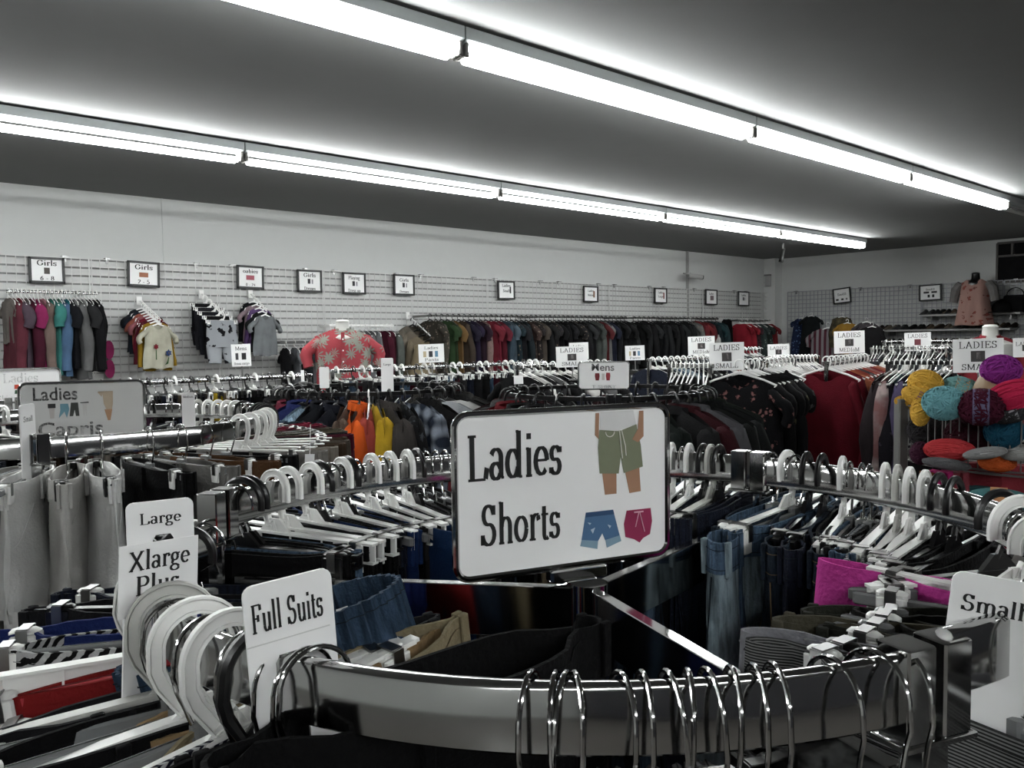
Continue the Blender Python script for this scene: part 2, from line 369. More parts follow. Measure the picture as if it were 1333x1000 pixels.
# slatwall boards on the back wall behind the grid
sl = thing('slatwall', 'pale slatwall of narrow horizontal boards along the back wall', 'slatwall', (0, YW, 0))
x0, x1 = -3.2, XR-.35
part('backing', MB().box(((x0+x1)/2, -.006, 1.15), (x1-x0, .01, 2.3)), GROOVE, sl, False)
bm_ = MB().box(((x0+x1)/2, 0, 0), (x1-x0, .016, .056)).mesh('board', False)
k = 0; z = ZG-.045
while z > .7:
    o = part('board', bm_, SLATM, sl); o.location = (0, -.02, z); z -= .0762
lo = part('lower_board', MB().box(((x0+x1)/2, -.02, .34), (x1-x0, .016, .68)), SLATM, sl, False)
# grid panels
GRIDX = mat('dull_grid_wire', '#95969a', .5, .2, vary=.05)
def gridpanel(x0, x1, label, plane='Y'):
    g = thing('gridwall_panel', label, 'wire grid', (x0 if plane == 'Y' else XR-.07, YW-.07 if plane == 'Y' else x0, 0), 0 if plane == 'Y' else -PI/2, 'white wire grid panels on the walls')
    w_ = x1-x0; hz = MB(); vt = MB()
    z = ZG
    while z > .75: hz.box((w_/2, 0, z), (w_, .006, .006 if plane == 'Y' else .012)); z -= .0762
    n = int(round(w_/.0762))
    for i in range(n+1): vt.box((i*w_/n, .004, (ZG+.75)/2), ((.006 if i not in (0, n) else .009)*(1 if plane == 'Y' else 1.7), .006, ZG-.75))
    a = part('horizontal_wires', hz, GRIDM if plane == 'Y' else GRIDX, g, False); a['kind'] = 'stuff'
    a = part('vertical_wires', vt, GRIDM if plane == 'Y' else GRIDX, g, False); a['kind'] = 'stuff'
    br = MB().box((0, .02, 0), (.05, .06, .012)).box((0, .035, -.02), (.025, .012, .06)).mesh('bracket')
    for q in (.15, w_-.2):
        o = part('bracket', br, STEEL, g); o.location = (q, .01, ZG+.01)
x = -2.6; i = 0
while x < XR-.7:
    gridpanel(x, x+1.2, 'white wire grid panel on the back wall, %s from its left end' % ORD[i]); x += 1.22; i += 1
y = YW-1.6; i = 0
g_ = []
while y > 1.5:
    gridpanel(y+1.2, y+2.4, 'white wire grid panel on the right wall, %s from the room corner' % ORD[i], 'X'); y -= 1.22; i += 1
# ---------------------------------------------------------- fluorescent fixtures
fx_h = MB().box((1.22, 0, .092), (2.43, .115, .055)).add([(0.005, -.0575, .065), (2.435, -.0575, .065), (2.435, -.03, .045), (0.005, -.03, .045), (0.005, .0575, .065), (2.435, .0575, .065), (2.435, .03, .045), (0.005, .03, .045)], [(0, 1, 2, 3), (7, 6, 5, 4), (3, 2, 6, 7), (0, 3, 7, 4), (1, 5, 6, 2)]).mesh('housing', False)
fx_t = MB().tube([(.042, 0, 0), (.05, 0, 0), (1.22, 0, 0), (2.39, 0, 0), (2.398, 0, 0)], [.012, .019, .019, .019, .012], 12).mesh('tube')
fx_s = MB().rbox((0, 0, .022), (.018, .10, .06), .004).tube([(-.012, -.036, 0), (.012, -.036, 0)], .012, 8).tube([(-.012, .036, 0), (.012, .036, 0)], .012, 8).mesh('lampholder')
def fixture(x, y, label):
    f = thing('fluorescent_fixture', label, 'ceiling light', (x, y, CZ+1.31))
    o = part('housing', fx_h, BATTEN, f)
    for s in (-1, 1):
        o = part('tube', fx_t, TUBEM, f); o.location = (0, s*.022, -.004)
    for q in (.018, 2.422):
        o = part('lampholder', fx_s, DARKMETAL, f); o.location = (q, 0, 0)
for i in range(-3, 5):
    if i < 3: fixture(2.433+2.44*i, 3.055, 'twin-tube fluorescent light in the nearer ceiling row, %s from its far right end' % ORD[2-i])
    elif i == 3:
        f = thing('fluorescent_fixture', 'unlit fluorescent light at the far right end of the nearer row', 'ceiling light', (2.433+2.44*i, 3.055, CZ+1.31))
        part('housing', fx_h, BATTEN, f); o = part('tube', fx_t, PAPER2, f); o.location = (0, .026, 0)
        o = part('lampholder', fx_s, DARKMETAL, f); o.location = (.018, 0, 0)
for i in range(-3, 4): fixture(2.597+2.44*i, 5.781, 'twin-tube fluorescent light in the farther ceiling row, %s from its right end' % ORD[3-i])
for i in range(-3, 3): fixture(2.5+2.44*i-3, -2.4, 'twin-tube fluorescent light in the added unseen row behind the viewer, %s from its right end' % ORD[2-i])  # unseen row, added to light the fronts that face the camera
# ================================================================== HANGERS (local: x across, z up, rail top at z=0)
def hookpath(r=.026, zc=-.021, n=12, tip=-.034, bot=-.066, neck=.012):
    p = [(-r*.98, tip)]+[(r*math.cos(math.radians(a)), zc+r*math.sin(math.radians(a))) for a in [180-180*i/n for i in range(n+1)]]
    p += [(r*1.05, zc-.012), (r*.95, zc-.024), (r*.55, (zc-.03+bot)/2-.006), (0.004, bot+neck), (0, bot)]
    return [(a, 0, b) for a, b in p]
def channel(mb, path, wd=.0055, ty=.0042):
    mb.tube(path, .0015, 4, up=(0, 1, 0), rx=wd)
    P = [Vector(p) for p in path]
    for s in (-1, 1):
        q = []
        for i, p in enumerate(P):
            a = P[max(i-1, 0)]; b = P[min(i+1, len(P)-1)]; t = (b-a).normalized(); sd = t.cross(Vector((0, 1, 0))).normalized()
            q.append(p+sd*(s*wd))
        mb.tube(q, ty, 5, up=(0, 1, 0), rx=.0016)
    return mb
def ibeam(mb, L_, zt, zb, fl=.0055, web=.0015, ft=.0016, x0=None):
    a = -L_/2 if x0 is None else x0
    mb.box(((a+L_/2), 0, (zt+zb)/2), (L_/2-a, web*2, zt-zb))
    for zz in (zt, zb): mb.box(((a+L_/2), 0, zz), (L_/2-a, fl*2, ft*2))
    x = a+.03
    while x < L_/2: mb.box((x, 0, (zt+zb)/2), (.002, fl*1.7, zt-zb)); x += .055
    return mb
def clip_meshes():
    b = MB()
    b.rbox((0, 0, -.006), (.030, .015, .018), .004)
    for q in (-1, 1): b.rbox((0, q*.0085, -.019), (.028, .005, .034), .002)
    s = MB().box((0, 0, .0042), (.011, .020, .0014)).box((0, -.0116, -.008), (.011, .0012, .024)).box((0, .0116, -.008), (.011, .0012, .024))
    return b.mesh('clip'), s.mesh('spring')
CLIPM, SPRM = clip_meshes()
def hang_body(kind):
    mb = MB()
    if kind == 'small':
        channel(mb, hookpath(.0215, -.018, 14, -.036, -.078), .0042, .0036)
        ibeam(mb, .34, -.079, -.103, .0062)
        mb.plate([(-.008, -.060), (.010, -.060), (.030, -.080), (-.030, -.080)], -.002, .002)
        return mb.mesh('hanger_body')
    if kind == 'channel':
        channel(mb, hookpath(.030, -.025, 14, -.036, -.078))
        ibeam(mb, .34, -.079, -.105, .0062)
        mb.plate([(-.008, -.066), (.010, -.066), (.030, -.080), (-.030, -.080)], -.002, .002)
        for x in (-.006, .0, .006): mb.box((x*1.5, 0, -.074), (.002, .008, .014))
        mb.lathe([(.004, 0), (.004, .001)], (0, 0, 0), 8)
        return mb.mesh('hanger_body')
    if kind == 'solid':
        mb.tube(hookpath(.029, -.024, 14, -.034, -.07), .0042, 8, up=(0, 1, 0), rx=.005)
        mb.plate([(-.008, -.064), (.008, -.064), (.028, -.084), (-.028, -.084)], -.003, .003)
        ibeam(mb, .34, -.083, -.098, .005, .0016)
        return mb.mesh('hanger_body')
BODY_CH = hang_body('channel'); BODY_SM = hang_body('small'); BODY_SO = hang_body('solid')
HOOKW = MB().tube(hookpath(.026, -.0245, 14, -.03, -.085, .016), .0018, 8).mesh('hook')
BAR_CL = MB().rbox((0, 0, -.090), (.36, .008, .013), .003).rbox((0, 0, -.084), (.03, .012, .016), .003).mesh('bar')
BAR_WIRE = MB().tube([(-.17, 0, -.09), (0, 0, -.086), (.17, 0, -.09)], .002, 6).mesh('bar')
def clip_hanger(kind, label, loc, rz, ry=0, group=None, barmat=None, clipmat=None, rx=0, small=False):
    h = thing('clip_hanger', label, 'hanger', loc, rz, group, ry, rx)
    if kind in ('white', 'aged', 'black'):
        m = {'white': WP, 'aged': WP2, 'black': BP}[kind]
        part('hanger_body', (BODY_SM if small else BODY_CH) if kind != 'black' else BODY_SO, m, h); cm = clipmat or m
    elif kind == 'wire':
        part('hook', HOOKW, CHROME, h); part('bar', BAR_WIRE, CHROME, h); cm = clipmat or BP
    else:
        part('hook', HOOKW, CHROME, h); part('bar', BAR_CL, barmat or GP, h); cm = clipmat or WP
    for s in (-1, 1):
        c = part('clip', CLIPM, cm, h); c.location = (s*.142, 0, -.080)
        q = part('spring', SPRM, STEEL, c)
    return h
# shirt hangers: one mesh for plastic ones
def shirt_hanger_mesh(bar=True, th=.0045, w_=.20, hr=.024):
    mb = MB(); mb.tube(hookpath(hr, -hr+.003, 10, -hr-.006, -.07), th*.9, 6, up=(0, 1, 0), rx=th)
    for s in (-1, 1):
        mb.tube([(0, 0, -.066), (s*.05, 0, -.082), (s*.13, 0, -.108), (s*w_, 0, -.14)], th*1.1, 6, up=(0, 1, 0), rx=[th*2.2, th*1.6, th*1.4, th*1.5])
        if bar: mb.tube([(s*w_*.98, 0, -.14), (s*w_*.85, 0, -.168), (0, 0, -.172)], th*.8, 5, up=(0, 1, 0), rx=th*.8)
    return mb.mesh('hanger')
SH_T = shirt_hanger_mesh(); SH_N = shirt_hanger_mesh(False, .0058, .19, .034); SH_K = shirt_hanger_mesh(True, .0038, .14)
def shirt_hanger(me, m, label, loc, rz, group=None, sc=1):
    o = part('shirt_hanger', me, m); o.location = loc; o.rotation_euler = (0, 0, rz); o.scale = (sc, sc, sc)
    return tag(o, label, 'hanger', group)
# ================================================================== GARMENTS
def top_parts(sh=.20, hem=.23, L_=.64, T=.05, sl=.2, sr=.065, neck=.075, seed=0, drop=.05, collar=False, nx=12, nz=8, vneck=.05):
    rnd = random.Random(seed); ph = [rnd.uniform(0, 6) for _ in range(6)]
    vs = []; fs = []; z0 = -.064
    def zt(s, front):
        x = abs(s)*sh
        if x < neck: return z0-.008-(vneck if front else .008)*(1-(x/neck)**2)**.7
        return z0-.008-(x-neck)/(sh-neck)*drop
    for side in (-1, 1):
        for j in range(nz+1):
            v = j/nz; W = sh+(hem-sh)*v+.012*math.sin(v*5+ph[0])*v
            for i in range(nx+1):
                s = -1+2*i/nx; top = zt(s, side < 0); z = top+(z0-L_-top)*v+.008*v*math.sin(s*5+ph[1])
                t = T*(.25+.75*min(1, v/.2))*math.sqrt(max(0, 1-s*s*.999))
                y = side*t+(.012*math.sin(s*9+ph[2]+v*2)+.007*math.sin(s*19+ph[3]))*v
                vs.append((s*W, y, z))
        o = (0 if side < 0 else (nx+1)*(nz+1))
        for j in range(nz):
            for i in range(nx):
                a = o+j*(nx+1)+i; q = (a, a+1, a+nx+2, a+nx+1); fs.append(q if side < 0 else q[::-1])
    body = MB().add(vs, fs).mesh('body', True, 70)
    sleeves = []
    for s in (-1, 1):
        if sl <= 0: continue
        P = []; R = []; R2 = []; n = 7
        for i in range(n+1):
            u = i/n
            x = s*(sh-.03+.055*min(1, u*2.2)*(1 if sl > .3 else 1.5)+.01*math.sin(u*7+ph[4])); z = z0-drop-.03-sl*u
            y = .012*math.sin(u*4+ph[5]); P.append((x, y, z)); q = sr*(1-.30*u)*(1+.06*math.sin(u*15+s))*(.72+.28*min(1, u*3)); R.append(q*.62); R2.append(q*.86)
        P.insert(0, (s*(sh-.035), 0, z0-drop-.008)); R.insert(0, .014); R2.insert(0, .022)
        sleeves.append(MB().tube(P, R, 10, up=(1, 0, 0), rx=R2).mesh('sleeve', True, 70))
    col = None
    if collar:
        c = MB(); n = 10; vs = []; fs = []
        for i in range(n+1):
            a = math.radians(-60+300*i/n); cx, cy = math.cos(a), math.sin(a)
            for q, (r, z) in enumerate(((.8, .0), (.95, .010), (1.1, -.022))):
                vs.append((neck*r*cx, .045*r*cy-(.0), z0+z-.02*(1-cy)*.5))
        for i in range(n):
            for q in range(2): a = i*3+q; fs.append((a, a+1, a+4, a+3))
        col = MB().add(vs, fs).mesh('collar', True, 70)
    return body, sleeves, col
TK = {
 'tee': [top_parts(seed=i, L_=.62+.03*i, sl=.18, sr=.064) for i in range(3)],
 'long': [top_parts(seed=i+5, L_=.66+.03*i, sl=.56, sr=.062) for i in range(3)],
 'jacket': [top_parts(sh=.215, hem=.25, L_=.72, T=.075, sl=.6, sr=.078, collar=True, seed=i+9, drop=.06) for i in range(3)],
 'tank': [top_parts(seed=i+12, sh=.15, hem=.21, L_=.6, sl=0) for i in range(2)],
 'dress': [top_parts(seed=i+15, sh=.17, hem=.27, L_=.95, sl=.12) for i in range(2)],
 'kid': [top_parts(seed=i+18, sh=.135, hem=.155, L_=.42, T=.035, sl=.12, sr=.043, neck=.055, drop=.035) for i in range(3)],
 'kidlong': [top_parts(seed=i+22, sh=.14, hem=.16, L_=.46, T=.035, sl=.36, sr=.042, neck=.055, drop=.035) for i in range(3)],
}
TAGM = MB().box((0, 0, -.05), (.035, .002, .07)).tube([(0, 0, 0), (0, 0, -.015)], .0012, 4).mesh('price_tag')
def top(kind, m, label, loc, rz, cat='top', group=None, var=0, ptag=None, sc=1, name=None, ry=0):
    body, sls, col = TK[kind][var % len(TK[kind])]
    t = thing(name or {'tee': 'short_sleeved_top', 'long': 'long_sleeved_top', 'jacket': 'jacket', 'tank': 'sleeveless_top', 'dress': 'dress', 'kid': 'child_top', 'kidlong': 'child_top'}[kind], label, cat, loc, rz, group, ry)
    t.scale = (sc, sc, sc)
    part('body', body, m, t)
    for s in sls: part('sleeve', s, m, t)
    if col: part('collar', col, m, t)
    if ptag:
        o = part('price_tag', TAGM, PAPER, t); o.location = (ptag[0]*.2, ptag[1]*.09, ptag[2]); o.rotation_euler = (0, .2*ptag[1], ptag[3] if len(ptag) > 3 else 0)
    return t
def wpath(a, W, D, cl=.142, ruf=0, seed=0, asym=0):
    x = W/2*math.cos(a); y = D/2*math.sin(a)
    e = abs(math.cos(a)); y *= (1+.25*e)
    p = 1-.72*math.exp(-((abs(x)-cl)/.022)**2)-.15*math.exp(-((abs(x)-cl)/.06)**2)
    if W/2 < cl+.005: p = 1
    y *= p
    y += asym*max(0, abs(x)-cl)*(1 if x > 0 else -.6)
    if ruf:
        q = ruf*math.sin(a*46+seed); x += q*math.cos(a); y += q*math.sin(a)
    return x, y
def pants_parts(W=.38, D=.055, L_=.34, seed=0, ruf=0, bandh=.04, n=40, asym=.25, flare=1.0, cl=.142):
    rnd = random.Random(seed); ph = [rnd.uniform(0, 6) for _ in range(6)]
    if ruf: n = 120
    def P(a, z, off=0):
        v = min(1, -z/.25); x, y = wpath(a, W, D+.02*v, cl, ruf*(1-.3*v), seed, asym)
        amp = .007*v+.001
        q = 1+off
        x = x*(1+.06*v*flare)+math.cos(a)*off+.004*v*math.sin(z*30+ph[0])
        y = y+math.sin(a)*off+amp*math.sin(a*7+ph[1]+z*12)+.004*v*math.sin(a*15+ph[2]-z*20)
        return (x, y, z)
    rows = [0, -.004, -.04, -.07, -.1, -.14, -.18, -.22, -.26]
    if L_ < .26: rows = [r for r in rows if r > -L_]+[-L_]
    def sheet(zs, off):
        vs = [P(2*PI*i/n, z, off) for z in zs for i in range(n)]
        fs = [(j*n+i, j*n+(i+1) % n, (j+1)*n+(i+1) % n, (j+1)*n+i) for j in range(len(zs)-1) for i in range(n)]
        return vs, fs
    body = MB().add(*sheet(rows, 0)).mesh('body', True, 80)
    bnd = MB(); a = sheet([.002, -.002, -bandh*.5, -bandh], .0022); b = sheet([-bandh, -bandh-.001], .0004); i2 = sheet([.002, -bandh*.9], -.0016)
    bnd.add(*a); bnd.add(i2[0], [f[::-1] for f in i2[1]])
    vs = [P(2*PI*i/n, .002, .0022) for i in range(n)]+[P(2*PI*i/n, .002, -.0016) for i in range(n)]
    bnd.add(vs, [(i, n+i, n+(i+1) % n, (i+1) % n) for i in range(n)])
    vs = [P(2*PI*i/n, -bandh, .0022) for i in range(n)]+[P(2*PI*i/n, -bandh, .0002) for i in range(n)]
    bnd.add(vs, [(i, (i+1) % n, n+(i+1) % n, n+i) for i in range(n)])
    band = bnd.mesh('waistband', True, 50)
    legs = []
    if L_ > .26:
        for s in (-1, 1):
            pp = []; r1 = []; r2 = []
            for i in range(5):
                u = i/4; pp.append((s*W*.25*(1+.1*u), .01*math.sin(u*3+ph[3]), -.24-(L_-.24)*u)); r1.append((D/2+.008)*(1-.1*u)); r2.append(W*.27*(1-.2*u))
            legs.append(MB().tube(pp, r1, 12, up=(0, 1, 0), rx=r2, cap=False).mesh('leg', True, 80))
    seams = MB()
    for a0 in (0.10, PI-.10, -PI/2):
        seams.tube([P(a0, z, .0018) for z in [-.045, -.08, -.12, -.16, -.2, -.24] if z > -L_], .0011, 4)
    for zz in (-.008, -bandh+.006): seams.tube([P(2*PI*i/n, zz, .0032) for i in range(0, n+1)], .0006, 3)
    # curved front pocket lines
    for s in (1, -1):
        for sd in (1,):
            seams.tube([P((PI/2 if s > 0 else PI/2)-s*(.55+.55*u)*1.0, -.045-.075*math.sin(u*1.6), .0022) for u in [i/8 for i in range(9)]], .0011, 4)
    loops = []
    for a0 in (.35, PI-.35, -.35, -PI+.35, 1.35, -1.35):
        x, y, z = P(a0, -.02, .005); a1 = math.atan2(math.sin(a0)/D, math.cos(a0)/W)
        loops.append((x, y, -.021))
    return dict(body=body, band=band, legs=legs, seam=seams.mesh('seam'), loops=loops)
PK = {}
LOOPM = MB().rbox((0, 0, 0), (.010, .006, .048), .001).mesh('belt_loop')
def pants(m, label, loc, rz, W=.38, D=.055, L_=.34, ruf=0, seed=0, cat='pants', name='pants', group=None, bandm=None, seamm=None, asym=.25, ry=0, loops=True, detail=True, bandh=.04, cl=.142, zoff=-.082, rx=0):
    key = (W, D, L_, ruf, seed % 5, asym, bandh, cl)
    if key not in PK: PK[key] = pants_parts(W, D, L_, seed % 5, ruf, bandh, 40 if detail else 20, asym, 1, cl)
    k = PK[key]; t = thing(name, label, cat, loc, rz, group, ry, rx)
    zs = zoff
    def pp(n_, me, mm): o = part(n_, me, mm, t); o.location = (0, 0, zs); return o
    pp('body', k['body'], m); pp('waistband', k['band'], bandm or m)
    for l in k['legs']: pp('leg', l, m)
    if detail:
        pp('seam', k['seam'], seamm or m)
        if loops:
            for q in k['loops']: o = part('belt_loop', LOOPM, m, t); o.location = (q[0], q[1], q[2]+zs)
    return t
# ================================================================== RACKS
RAILP = [(-.0065, -.042), (-.0065, -.004), (-.005, -.0012), (-.002, 0), (.002, 0), (.005, -.0012), (.0065, -.004), (.0065, -.042), (.0045, -.044), (-.0045, -.044)]
RAILS = [(a, b*.45) for a, b in RAILP]
def round_rack(label, cx, cy, z, R=.457, posts=(8, 128, 248), zz=(0, 0, 0), metal=CHROME, seg=36, prof=None):
    prof = prof or RAILP
    r = thing('round_rack', label, 'clothes rack', (cx, cy, 0))
    zt = CZ+z
    for k in range(3):
        a0, a1 = posts[k]+2.2, posts[(k+1) % 3]-2.2
        if a1 < a0: a1 += 360
        pts = [(R*math.cos(math.radians(a0+(a1-a0)*i/seg)), R*math.sin(math.radians(a0+(a1-a0)*i/seg)), zt+(zz[k] if not isinstance(zz[k], tuple) else zz[k][0]+(zz[k][1]-zz[k][0])*i/seg)) for i in range(seg+1)]
        part('rail', MB().prof(pts, prof), metal, r, True, ang=35)
    for p in posts:
        a = math.radians(p); d = Vector((math.cos(a), math.sin(a), 0)); t = Vector((-d.y, d.x, 0))
        zb_ = CZ+z+(-.012 if p == posts[2] and isinstance(zz[1], tuple) else 0)
        for s in (-1, 1):
            c = d*R+t*(s*.0155)
            o = part('bracket', MB().rbox((c.x, c.y, zb_-.022), (.026, .024, .060), .0015, a), metal, r, True, ang=30)
        part('bracket_plate', MB().rbox((d.x*R, d.y*R, zb_-.054), (.03, .062, .004), .001, a), metal, r)
        part('upright', MB().rbox((d.x*(R), d.y*(R), (zb_-.056)/2+.03), (.022, .022, zb_-.056-.06), .002, a), metal, r)
        L0 = R-.011
        part('arm', MB().rbox((d.x*L0/2, d.y*L0/2, zt-.127), (L0-.02, .014, .06), .0015, a), metal, r, ang=30)
        f = part('foot', MB().lathe([(.028, 0), (.03, .01), (.022, .04), (.012, .06)], (d.x*R, d.y*R, 0), 12), BP, r)
    part('hub', MB().lathe([(.022, 0), (.022, .07)], (0, 0, zt-.162), 12), metal, r)
    return r
def frame_sign(label, c, rz, w_, h_, board=PAPER, tilt=0, metal=CHROME, t=.008):
    s = thing('sign', label, 'sign', c, rz, None, 0, tilt)
    P = rrect(w_-t, h_-t, .016, 5)
    part('frame', MB().tube([(p[0], 0, p[1]) for p in P], t/2, 8, up=(0, 1, 0), rx=t/2, closed=True), metal, s)
    part('board', MB().plate(rrect(w_-t, h_-t, .014, 4), -.001, .002), board, s, False)
    return s
def on_ring(cx, cy, R, z, th): a = math.radians(th); return Vector((cx+R*math.cos(a), cy+R*math.sin(a), CZ+z)), a
def ring_theta(cx, cy, R, z, px, lo, hi):
    best = None
    n = 400
    for i in range(n+1):
        th = lo+(hi-lo)*i/n; p, a = on_ring(cx, cy, R, z, th); e = abs(pxof(p)[0]-px)
        if best is None or e < best[0]: best = (e, th)
    return best[1]
def rail_at(Apt, Bpt, px):
    best = None
    for i in range(401):
        p = Apt.lerp(Bpt, i/400); e = abs(pxof(p)[0]-px)
        if best is None or e < best[0]: best = (e, p)
    return best[1].copy()
# ================================================================== FRONT ROUND RACK
RCX, RCY, RR, RZ = .69, .64, .457, -.19
POST = (9, 129, 250.5)
def FZ(th): return -.034+.024*(th-129)/121.5
round_rack('chrome round rack holding the ladies shorts, nearest the viewer', RCX, RCY, RZ, RR, POST, (0, (-.034, -.010), 0))
sg = frame_sign('large chrome-framed Ladies Shorts sign on the nearest rack hub', (.6835, .668, CZ-.175), math.radians(-18.2), .285, .192)
letter(sg, 'Ladies', -.066, .018, .076, width=.118, y=-.0016, bold=.13)
letter(sg, 'Shorts', -.060, -.056, .068, width=.100, y=-.0016, bold=.13)
part('clamp', MB().rbox((.012, 0, -.101), (.075, .018, .014), .003).rbox((.012, 0, -.112), (.04, .03, .012), .002), CHROME, sg)
# printed pictures on the Ladies Shorts sign
skin, olive, khk = ink('#9d765c'), ink('#737860'), ink('#5e6248')
f_ = lambda n, p, m, y=-.0014: flat(sg, n, p, m, y, .0003)
f_('printed_top', [(.045, .087), (.090, .087), (.094, .070), (.070, .064), (.044, .066)], ink('#cfcfce'))
f_('printed_arm', [(.038, .086), (.043, .086), (.042, .055), (.037, .06)], skin)
f_('printed_arm', [(.098, .086), (.104, .086), (.104, .055), (.096, .048), (.088, .052), (.096, .064)], skin, -.0019)
f_('printed_leg', [(.046, .018), (.066, .018), (.066, -.012), (.050, -.012)], skin)
f_('printed_leg', [(.077, .018), (.098, .018), (.100, -.012), (.084, -.013)], skin)
f_('printed_olive_shorts', [(.043, .066), (.070, .063), (.094, .070), (.100, .045), (.103, .018), (.076, .012), (.072, .032), (.069, .012), (.043, .014), (.041, .045)], olive, -.0017)
dr = MB()
for q in ([(.070, .064), (.072, .045), (.074, .030)], [(.073, .064), (.078, .045), (.079, .033)]): dr.tube([(a, -.0021, b) for a, b in q], .0007, 4)
dr.tube([(.057+.006*math.cos(t/8*PI), -.0021, .063-.006*math.sin(t/8*PI)) for t in range(9)], .0007, 4)
part('printed_drawstring', dr, ink('#d8d6cc'), sg)
den, den2 = ink('#45688c'), ink('#7b97a8')
f_('printed_denim_shorts', [(.024, -.031), (.061, -.031), (.070, -.063), (.050, -.067), (.046, -.058), (.040, -.067), (.018, -.063)], den)
f_('printed_waistband', [(.024, -.031), (.061, -.031), (.0625, -.0365), (.0228, -.0365)], ink('#26476a'), -.0018)
f_('printed_cuff', [(.018, -.063), (.040, -.0665), (.039, -.076), (.016, -.070)], den2, -.0017)
f_('printed_cuff', [(.050, -.0665), (.070, -.063), (.072, -.070), (.052, -.076)], den2, -.0017)
for q in ([(.030, -.052), (.036, -.050), (.033, -.057)], [(.053, -.048), (.058, -.050), (.056, -.053)], [(.026, -.043), (.031, -.044), (.029, -.046)]): f_('printed_fade', q, ink('#a9bccb'), -.0019)
f_('printed_pink_shorts', [(.080, -.034), (.114, -.034), (.116, -.050), (.113, -.066), (.103, -.070), (.098, -.075), (.090, -.070), (.078, -.066), (.076, -.050)], ink('#8c1f4a'))
dr = MB()
dr.tube([(.090, -.0018, -.037), (.103, -.0018, -.037)], .0011, 4).tube([(.097, -.0018, -.037), (.092, -.0018, -.055)], .0006, 4).tube([(.098, -.0018, -.037), (.105, -.0018, -.062)], .0006, 4)
part('printed_drawstring', dr, ink('#d7a7b8'), sg)

DEN = {'dark': cloth('#1c2836', 'denim'), 'mid': cloth('#415a72', 'denim'), 'light': cloth('#8397a2', 'denim'), 'navy': cloth('#161c2c', 'denim'), 'black': cloth('#0b0b0c'), 'grey': cloth('#303031'), 'charcoal': cloth('#1b1b1d')}
STITCH = cloth('#7c6a4c'); LSTITCH = cloth('#222c36')
BLK = DEN['black']
fcnt = {}
def hang_item(cx, cy, R, zr, th, kind, side, where, pz=None, flip=0, ry=0, n=None, tw=0, cname='', barmat=None, clipmat=None, group=None, dz=0):
    """hanger on a ring: kind of hanger + optional pants dict; x axis of the hanger is radial (outward)"""
    p, a = on_ring(cx, cy, R, zr+dz, th)
    rz = a+math.radians(tw)
    cn = {'white': 'white plastic', 'aged': 'yellowed white plastic', 'black': 'black plastic', 'wire': 'chrome wire', 'metal': 'chrome-hooked clear plastic'}[kind]
    key = where; fcnt[key] = fcnt.get(key, 0)+1; o_ = ORD[fcnt[key]-1]
    p = p+Vector((0, 0, .0062))
    # pants are hung first as garment thing, hanger as its own
    clip_hanger(kind, '%s clip hanger, %s %s' % (cn, o_, where), p, rz, ry, None, barmat, clipmat, 0, where != 'from the left post, front arc' and th > -50)
    if pz:
        d = dict(pz)
        if kind in ('white', 'aged') and where == 'from the left post, front arc': d.setdefault('zoff', -.097)
        m = d.pop('m'); nm = d.pop('n'); nk = d.pop('nk', 'pants'); ct = d.pop('cat', 'pants'); dx = d.pop('dx', 0)
        q = p+Vector((math.cos(rz), math.sin(rz), 0))*dx
        pants(m, '%s on the %s hanger %s' % (nm, o_, where), q, rz, ry=ry, cat=ct, name=nk, **d)
FR = (RCX, RCY, RR, RZ)
LB = 'from the left post, rear arc'
# ---- rear arc, from the left post (129) round to the rear post (9)
rear_px = [(306, 'wire'), (315, 'black'), (323, 'black'), (357, 'white'), (375, 'white'), (405, 'white'), (416, 'black'), (431, 'metal'), (445, 'white'), (453, 'black'), (463, 'metal'), (484, 'white'),
           (496, 'metal'), (508, 'white'), (530, 'white'), (543, 'black'), (556, 'metal'), (568, 'wire'), (579, 'metal')]
rear_g = [dict(m=BLK, n='black leggings'), dict(m=BLK, n='black shorts'), dict(m=DEN['mid'], n='blue denim shorts', W=.33), dict(m=BLK, n='black knit shorts'), dict(m=BLK, n='black capri pants'), dict(m=BLK, n='plain black pants'),
          dict(m=DEN['charcoal'], n='charcoal shorts'), dict(m=DEN['navy'], n='navy shorts'), dict(m=cloth('#16336b'), n='royal blue pants', W=.34), dict(m=BLK, n='black skort'),
          dict(m=BLK, n='black jersey pants'), dict(m=DEN['grey'], n='grey fleece shorts'), dict(m=cloth('#163a6e'), n='bright blue shorts', W=.46, L_=.3), dict(m=BLK, n='black drawstring pants'),
          dict(m=cloth('#3f3f40', 'denim'), n='grey marled knit pants', W=.42), dict(m=BLK, n='black dress shorts'), dict(m=DEN['charcoal'], n='charcoal knit pants', W=.44), dict(m=DEN['grey'], n='dark grey sweatpants', W=.44), dict(m=BLK, n='black stretch pants')]
for (px, k), g in zip(rear_px, rear_g):
    th = ring_theta(*FR, px, 60, 127); g = dict(g); g['seed'] = int(px); g.setdefault('W', .32); g['detail'] = True; g.setdefault('L_', .36)
    hang_item(*FR, th, k, 1, LB, g, tw=(px*7 % 7)-3)
th = 64; i = 0
mid_m = [('dark blue jeans', DEN['dark']), ('black shorts', BLK), ('tan cargo shorts', cloth('#6a5c45')), ('olive cargo shorts', cloth('#45402f')), ('dark jeans', DEN['dark']), ('khaki shorts', cloth('#77694f')), ('black pants', BLK), ('navy pants', DEN['navy'])]
while th > 30:
    nm, m = mid_m[i % 8]
    hang_item(*FR, th, ['white', 'metal', 'black', 'metal'][i % 4], 1, LB, dict(m=m, n=nm, W=.33, seed=i, L_=.42), tw=(i*5 % 7)-3); th -= 3.6; i += 1
